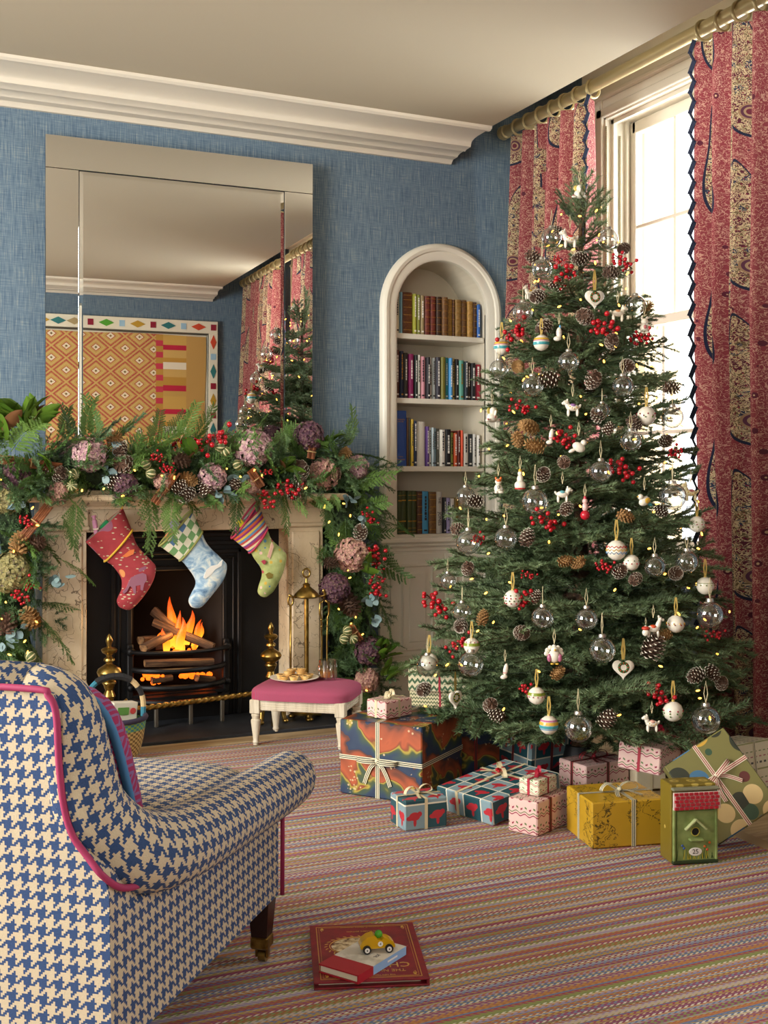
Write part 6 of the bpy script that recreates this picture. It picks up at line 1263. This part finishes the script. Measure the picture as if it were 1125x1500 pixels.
# ---------------------------------------------------------------- mantel garland: one thing made of sprigs, cones, flowers and lights
random.seed(77)
gd = thing('mantel_garland', 'lush evergreen garland with cones, hydrangeas and lights draped over the mantelpiece', 'garland', (1.44, 5.2, 1.066)); GO = gd.location.copy()
def cedar_mesh(seed, L=.24):
    random.seed(seed); mb = MB(); st_ = [Vector((L*u, .01*sin(u*4+seed), -.22*L*u*u)) for u in [k/6 for k in range(7)]]; mb.tube(st_, [.002*(1-.6*k/6) for k in range(7)], 4)
    for k in range(26):
        u = .03+.97*k/26; p = st_[int(u*6)].lerp(st_[min(6, int(u*6)+1)], u*6-int(u*6)); e = 1 if k % 2 else -1; l = L*.36*(1-.65*u)*random.uniform(.8, 1.2); d = Vector((.72, .69*e, random.uniform(-.2, .1))).normalized()
        for j in range(7):
            v = (j+1)/7.5; q = p+d*l*v+Vector((0, 0, -.25*l*v*v))
            for f in (-1, -.4, .4, 1):
                dd = (Matrix.Rotation(f*.75, 3, 'Z') @ d); ll = l*.26*(1.15-v*.6); s_ = Vector((-dd.y, dd.x, 0))*.0032; o = len(mb.v); mb.v += [tuple(q-s_), tuple(q+s_), tuple(q+dd*ll+Vector((0, 0, random.uniform(-.006, .006))))]; mb.f.append((o, o+1, o+2))
    return mb.mesh('cedar_sprig', m_cedar)
CD = [cedar_mesh(s_) for s_ in (51, 52, 53)]
def fir_sprig(seed):
    n_, s_ = bough_mesh(.2, 7, .5, .0036, .018, 4, seed); return n_
m_needle2 = mat('garland_fir_needles', '#3f5c3a', .55, fn=rnd_green('#2a4a2a', '#6f8c58'))
FS = [fir_sprig(s_) for s_ in (61, 62, 63)]
for me in FS: me.materials.clear(); me.materials.append(m_needle2)
random.seed(78)
def place(nm, me, P, d, s_, roll=None, par=None):
    d = Vector(d).normalized(); R = d.to_track_quat('X', 'Z').to_matrix() @ Matrix.Rotation(random.uniform(0, 6.28) if roll is None else roll, 3, 'X')
    o = link(nm, me, par or gd, Vector(P)-GO, R.to_euler(), s_); return o
# run of the garland: along the shelf, then down both sides
def gp_(px, py, Y): return onY(px, py, Y)
RUN = []
for k in range(130): px = -40+545*k/129; RUN.append((gp_(px, 688+random.uniform(-34, 30), 5.14+random.uniform(-.04, .06)), 'top'))
for k in range(72): RUN.append((gp_(random.uniform(-45, 58), 715+270*k/71, 5.2+random.uniform(-.03, .06)), 'left'))
for k in range(76): u = k/75; RUN.append((gp_(505+18*u+random.uniform(-34, 30), 660+360*u, 5.2+random.uniform(-.03, .06)), 'right'))
for i, (p, w) in enumerate(RUN):
    if w == 'top': d = Vector((random.uniform(-1, 1), random.uniform(-1.1, -.2), random.uniform(-.55, .75)))
    elif w == 'left': d = Vector((random.uniform(-.6, 1.), random.uniform(-.9, -.2), random.uniform(-1.2, .1)))
    else: d = Vector((random.uniform(-.8, .9), random.uniform(-.9, -.25), random.uniform(-1.2, .25)))
    c = i % 5 in (1, 3); place('cedar_sprig' if c else 'fir_sprig', random.choice(CD if c else FS), p, d, random.uniform(.75, 1.1))
for k in range(46):
    px = 25+470*k/45; place('fir_sprig' if k % 2 else 'cedar_sprig', random.choice(FS if k % 2 else CD), gp_(px, random.uniform(708, 728), 5.06), (random.uniform(-.8, .8), -.5, random.uniform(-.8, -.1)), random.uniform(.4, .62))
# dark inner stem of the garland
pa_ = cat_path([gp_(20, 985, 5.26), gp_(24, 850, 5.24), gp_(20, 740, 5.2), gp_(60, 690, 5.17), gp_(250, 698, 5.17), gp_(440, 690, 5.17), gp_(508, 690, 5.2), gp_(512, 820, 5.24), gp_(522, 1000, 5.26)], 6)
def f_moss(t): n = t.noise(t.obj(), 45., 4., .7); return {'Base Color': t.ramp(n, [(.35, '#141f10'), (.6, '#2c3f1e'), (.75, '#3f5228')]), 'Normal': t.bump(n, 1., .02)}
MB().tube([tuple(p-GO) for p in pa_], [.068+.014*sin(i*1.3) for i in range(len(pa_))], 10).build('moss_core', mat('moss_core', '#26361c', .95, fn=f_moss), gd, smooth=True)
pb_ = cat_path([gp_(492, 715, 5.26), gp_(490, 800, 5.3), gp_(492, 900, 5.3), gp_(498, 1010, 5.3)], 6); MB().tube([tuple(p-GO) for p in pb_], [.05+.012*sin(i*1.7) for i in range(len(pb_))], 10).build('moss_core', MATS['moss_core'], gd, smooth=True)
for k in range(30): place('fir_sprig', random.choice(FS), gp_(random.uniform(478, 505), 740+265*k/29, 5.22), (random.uniform(-.4, .6), -.5, random.uniform(-1.2, -.1)), random.uniform(.5, .8))
# cedar fronds that hang down or stand up
for px, py, dx, dz, s_ in ((108, 735, .1, -1, .8), (214, 715, .2, -1, 1.15), (252, 725, .0, -1, .85), (91, 755, .5, -.9, .8), (344, 722, .1, -1, .75), (415, 720, .2, -1, .8), (530, 700, .7, -.8, .9), (548, 735, .8, -.5, .9), (505, 760, .1, -1, .9), (90, 820, .8, -.4, .7), (60, 905, .8, -.8, .95), (520, 880, .1, -1, .7), (555, 880, .5, -1, .9), (126, 640, .05, 1, .75), (138, 640, -.1, 1, .8), (262, 645, .4, 1, .8), (285, 645, .7, 1, .75), (508, 655, .25, 1, .8), (160, 655, .5, .9, .6), (370, 640, .3, .9, .5), (552, 760, .9, -.2, .8), (40, 940, .6, -.9, .8), (480, 725, .1, -1, .8), (545, 920, .5, -.9, .8), (570, 990, .6, .5, .6)):
    place('cedar_sprig', random.choice(CD), gp_(px, py, 5.06 if 90 < px < 470 else 5.12), (dx, -.25, dz), s_*1.0, 0 if dz < 0 else None)
# hydrangea heads
def hyd_mesh(seed, n=110):
    random.seed(seed); mb = MB()
    for k in range(n):
        z = 1-2*(k+.5)/n; a = k*2.39996; q = sqrt(1-z*z); d = Vector((q*cos(a), q*sin(a), z)); t1 = d.orthogonal().normalized(); t2 = d.cross(t1); ph = random.uniform(0, 6); R0 = random.uniform(.84, 1.02)
        for j in range(4):
            an = ph+j*pi/2; e = t1*cos(an)+t2*sin(an); g_ = t1*-sin(an)+t2*cos(an); c = d*R0; o = mb.addv([c, c+e*.15+g_*.12+d*.06, c+e*.26+d*random.uniform(-.04, .10), c+e*.15-g_*.12+d*.03]); mb.face((o, o+1, o+2, o+3))
    return mb
def f_hyd(c0, c1, c2):
    def f(t): n = t.noise(t.obj(), 5., 3., .7); return {'Base Color': t.ramp(n, [(.32, c0), (.5, c1), (.68, c2)])}
    return f
HM_ = {'pink': mat('dried_pink_hydrangea', '#a87a86', .8, fn=f_hyd('#8a5a6a', '#b48c90', '#c0b090')), 'dark': mat('dried_plum_hydrangea', '#4a2c38', .8, fn=f_hyd('#2e1a26', '#5a3444', '#6a5a44')), 'green': mat('dried_green_hydrangea', '#7a7a50', .8, fn=f_hyd('#5a4a44', '#8a8450', '#a89a68')), 'rust': mat('dried_rose_hydrangea', '#9a6a6a', .8, fn=f_hyd('#8a5458', '#b48878', '#c4a888'))}
HMESH = {k: hyd_mesh(90+i).mesh('hydrangea_head', m) for i, (k, m) in enumerate(HM_.items())}
for px, py, r, k in ((131, 666, 24, 'pink'), (22, 698, 24, 'dark'), (16, 839, 27, 'green'), (182, 712, 19, 'dark'), (88, 720, 15, 'rust'), (371, 656, 28, 'pink'), (311, 699, 20, 'pink'), (474, 693, 25, 'rust'), (453, 639, 22, 'dark'), (523, 684, 18, 'pink'), (515, 812, 26, 'rust'), (490, 862, 23, 'dark'), (540, 953, 22, 'dark'), (366, 716, 15, 'rust'), (537, 996, 19, 'rust'), (9, 732, 19, 'green'), (240, 706, 14, 'rust')):
    Y = 5.05 if 85 < px < 470 else 5.10; P = gp_(px, py, Y); o = link('hydrangea_head', HMESH[k], gd, P-GO, (random.uniform(0, 6),)*3, r*(P.y/.95)/F)
# pine cones, limes, cinnamon, berries, leaves, lights
CA, CWm = cone_mesh(seed=9); CAm = CA.mesh('pine_cone', m_cone); CWm = CWm.mesh('scale_tips', m_tip); CBm = CA.mesh('pine_cone', m_tan)
for px, py, r, fr in ((67, 692, 11, 1), (88, 695, 11, 1), (85, 711, 11, 1), (182, 680, 15, 1), (166, 642, 11, 0), (176, 658, 11, 1), (167, 706, 11, 1), (264, 674, 13, 0), (276, 702, 12, 0), (261, 714, 11, 1), (274, 724, 12, 1), (28, 797, 15, 0), (50, 797, 14, 0), (44, 906, 15, 0), (10, 915, 15, 0), (345, 710, 10, 1), (440, 688, 14, 1), (438, 709, 12, 1), (528, 780, 12, 1), (484, 825, 11, 0), (512, 885, 18, 0), (506, 664, 10, 0), (300, 716, 11, 1), (430, 725, 9, 1)):
    P = gp_(px, py, 5.03 if 85 < px < 470 else 5.07); o = link('pine_cone', CAm if fr or random.random() < .5 else CBm, gd, P-GO, (random.uniform(.5, 2.4), random.uniform(-.6, .6), random.uniform(0, 6)), r*.95*5.4/F)
    if fr: link('scale_tips', CWm, o)['kind'] = 'stuff'
lm = MB(); lm.ell((0, 0, 0), (1, 1, .85), 16); lim = lm.mesh('dried_lime', mat('dried_lime_peel', '#5e6434', .6, fn=lambda t: (lambda s_: {'Base Color': t.mix(t.gt(t.m('FRACT', t.mul(t.n('Math', {0: s_[1], 1: s_[0]}, operation='ARCTAN2').outputs[0], 8/(2*pi))), .3), '#c9bc8c', '#4f5a2c')})(t.sep(t.obj()))), True)
for px, py in ((108, 695), (105, 712), (221, 693), (214, 680), (42, 976), (322, 654), (331, 661), (509, 924), (504, 936), (517, 936), (348, 681), (45, 962)):
    P = gp_(px, py, 5.02 if 85 < px < 470 else 5.05); link('dried_lime', lim, gd, P-GO, (random.uniform(.6, 2.2), random.uniform(-.5, .5), random.uniform(0, 6)), 8.2*5.4/F)
m_cin = mat('cinnamon_bark', '#7a4422', .8, fn=lambda t: {'Base Color': t.ramp(t.noise(t.map(t.obj(), (3, 40, 40)), 1., 3.), [(.3, '#5e3218'), (.7, '#94582e')])}); m_twine = mat('twine', '#a88a5a', .9)
for a, b in (((-4, 672), (94, 686)), ((226, 737), (258, 692)), ((32, 790), (72, 740)), ((366, 688), (384, 716)), ((512, 916), (526, 938)), ((455, 672), (458, 652))):
    Y = 5.02 if 85 < a[0] < 470 else 5.06; pA, pB = gp_(*a, Y)-GO, gp_(*b, Y)-GO; dd = (pB-pA); bn = link('cinnamon_bundle', None, gd, pA); q = dd.cross(Vector((0, 1, 0))).normalized()
    for k in range(5): of = q*(k-2)*.0075+Vector((0, random.uniform(-.008, .004), 0)); MB().tube([of, of+dd*random.uniform(.9, 1.05)], .0058, 7).build('cinnamon_stick', m_cin, bn, smooth=40)
    MB().tube([dd*.5+q*.022*cos(t_*pi/6)+Vector((0, 1, 0))*.014*sin(t_*pi/6) for t_ in range(12)], .0035, 5, closed=True).build('twine_tie', m_twine, bn, smooth=True)
for i, (px, py, r, an) in enumerate(((230, 670, 10, .3), (246, 686, 10, 0), (44, 853, 14, 1.1), (31, 875, 13, .9), (40, 765, 11, .7), (319, 639, 22, -.25), (391, 733, 16, 1.2), (426, 717, 19, .3), (394, 690, 9, 0), (550, 815, 18, 1.4), (552, 862, 18, 1.4), (544, 759, 13, 1.1), (288, 650, 9, 1.1), (556, 840, 12, 1.5))):
    P = gp_(px, py, 5.0 if 85 < px < 470 else 5.05); bm_, sm_ = BP_[i % 3]; o = link('berry_sprig', sm_, gd, P-GO, (0, an, random.uniform(-.3, .3)), r*5.4/F); o['kind'] = 'stuff'; link('berries', bm_, o)['kind'] = 'stuff'
# leaves
def leaf_mesh(nm, m, L, W, cup=.25, bend=.3):
    return MB().grid(lambda u, v: (L*v, W*(u-.5)*2*(sin(pi*min(1, v*.97+.02))**.75), cup*W*abs(u-.5)*2*(1 if v < 1 else 0)-bend*L*v*v), 5, 9).mesh(nm, m, True)
m_mag = mat('glossy_magnolia_leaf', '#3f5a1c', .22, fn=rnd_green('#2c4814', '#5e7c28')); m_magb = mat('brown_magnolia_underside', '#6a4420', .7)
MG = [leaf_mesh('magnolia_leaf', m_mag, .15, .032), leaf_mesh('magnolia_leaf', m_mag, .13, .03, .35, .1)]; MGB = leaf_mesh('magnolia_leaf', m_magb, .12, .028, .2, .2)
for px, py, n, s_, dirs in ((42, 628, 16, 1.25, (.1, 1)), (283, 665, 9, .72, (.2, .9)), (412, 692, 8, .8, (.6, .1)), (479, 655, 5, .75, (.3, .9)), (532, 836, 6, .72, (.5, -.1)), (556, 965, 9, .8, (.8, .2)), (8, 640, 9, 1.15, (-.3, .7)), (562, 992, 5, .7, (.7, .5)), (60, 670, 5, .7, (.5, -.3))):
    P = gp_(px, py, 5.03 if 60 < px < 470 else 5.06)
    for k in range(n):
        a = random.uniform(-1.5, 1.5); d = Vector((dirs[0]*1.1+1.0*sin(a), random.uniform(-.55, -.05), dirs[1]*.8+.9*cos(a)*(1 if dirs[1] > -.2 else -1)*.6)); place('magnolia_leaf', MGB if k % 6 == 5 else random.choice(MG), P+Vector((random.uniform(-.02, .02), random.uniform(-.02, .02), random.uniform(-.02, .02))), d, s_*random.uniform(.8, 1.1), random.uniform(-.9, .9))
m_euc = mat('blue_green_eucalyptus', '#6a8286', .6, fn=rnd_green('#5a7478', '#8aa09c')); EM = leaf_mesh('eucalyptus_leaf', m_euc, .042, .019, .1, .05)
for px, py in ((166, 654), (158, 695), (25, 739), (79, 847), (25, 926), (324, 727), (349, 699), (542, 880), (515, 733), (90, 850), (528, 760), (12, 940), (552, 905), (340, 724)):
    P = gp_(px, py, 5.03 if 85 < px < 470 else 5.06)
    for k in range(6): place('eucalyptus_leaf', EM, P+Vector((.05*(k/6-.5), random.uniform(-.01, .01), random.uniform(-.02, .02))), (random.uniform(-1, 1), random.uniform(-.6, -.1), random.uniform(-1, .6)), random.uniform(.7, 1.1))
for px, py in ((2, 703), (46, 746), (20, 809), (57, 770), (9, 883), (55, 912), (35, 941), (40, 958), (3, 907), (151, 717), (178, 727), (198, 690), (255, 702), (332, 687), (372, 690), (384, 698), (353, 699), (446, 716), (475, 743), (481, 766), (505, 738), (513, 757), (496, 785), (541, 819), (510, 836), (511, 847), (497, 893), (521, 905), (514, 914), (474, 744), (530, 930), (240, 698), (120, 720), (538, 1012), (16, 960)):
    P = gp_(px, py, 5.0 if 85 < px < 470 else 5.04); link('fairy_bulb', bm2, gd, P-GO, (random.uniform(-1.4, 1.4), random.uniform(-1.4, 1.4), 0), 1.1)
# ---------------------------------------------------------------- labels that say which bauble, cone or berry cluster is meant
LAND = [(849, 282, 'the elephant at the tip of the tree'), (835, 350, 'the red-saddled spotted horse'), (871, 437, 'the ceramic heart high on the tree'), (735, 508, 'the striped ball beside the alcove'), (793, 502, 'the striped ball high on the tree'), (804, 1062, 'the largest striped ball'), (903, 806, 'the zigzag ball'), (947, 609, 'the reindeer ball'), (751, 877, 'the ball dotted with tiny holly'), (990, 914, 'the ball with a yellow picture'), (691, 946, 'the olive-banded ball on the shaded side'), (786, 1019, 'the olive-banded ball hanging low'), (629, 969, 'the robin ball by the cupboard'), (986, 1042, 'the holly-sprig ball'), (1033, 858, 'the green-garland ball by the curtain'), (721, 609, 'the elephant by the alcove shelves'), (776, 429, 'the small white goat'), (905, 459, 'the ceramic dog under the heart'), (839, 597, 'the dog with striped coat'), (824, 724, 'the dog with rainbow coat'), (957, 921, 'the ceramic giraffe'), (955, 1060, 'the horse above the pink present'), (1012, 722, 'the pale camel'), (730, 712, 'the orange-faced cat'), (944, 478, 'the seated ceramic rabbit'), (848, 655, 'the red-winged hen'), (944, 734, 'the rainbow-winged bird'), (812, 961, 'the ceramic turkey'), (762, 705, 'the lady bell'), (857, 746, 'the red-based drummer'), (819, 489, 'the mauve-lined bootee'), (807, 640, 'the dotted slim stocking'), (740, 984, 'the slim zigzag stocking'), (913, 979, 'the ceramic heart low on the tree'), (667, 1023, 'the sideways heart')]
def relabel(objs, pts, head):
    for o, (x, y, r) in zip(objs, pts):
        d, lx, ly, nm = min((hypot(x-a, y-b), a, b, n) for a, b, n in LAND); dy = y-ly
        o['label'] = head+' '+('above' if dy < -d*.6 else 'below' if dy > d*.6 else 'beside')+' '+nm
def named(n, grp): return [o for o in COL.objects if o.get('group') == grp and o.parent is None]
relabel(named('glass_bauble', 'clear baubles on the tree'), BAU, 'clear glass bauble'); relabel(named('pine_cone', 'frosted cones on the tree'), CON, 'frosted pine cone'); relabel(named('pine_cone', 'tan cones on the tree'), TAN, 'unfrosted tan pine cone'); relabel(named('berry_spray', 'berry sprays on the tree'), BER, 'red berry cluster')
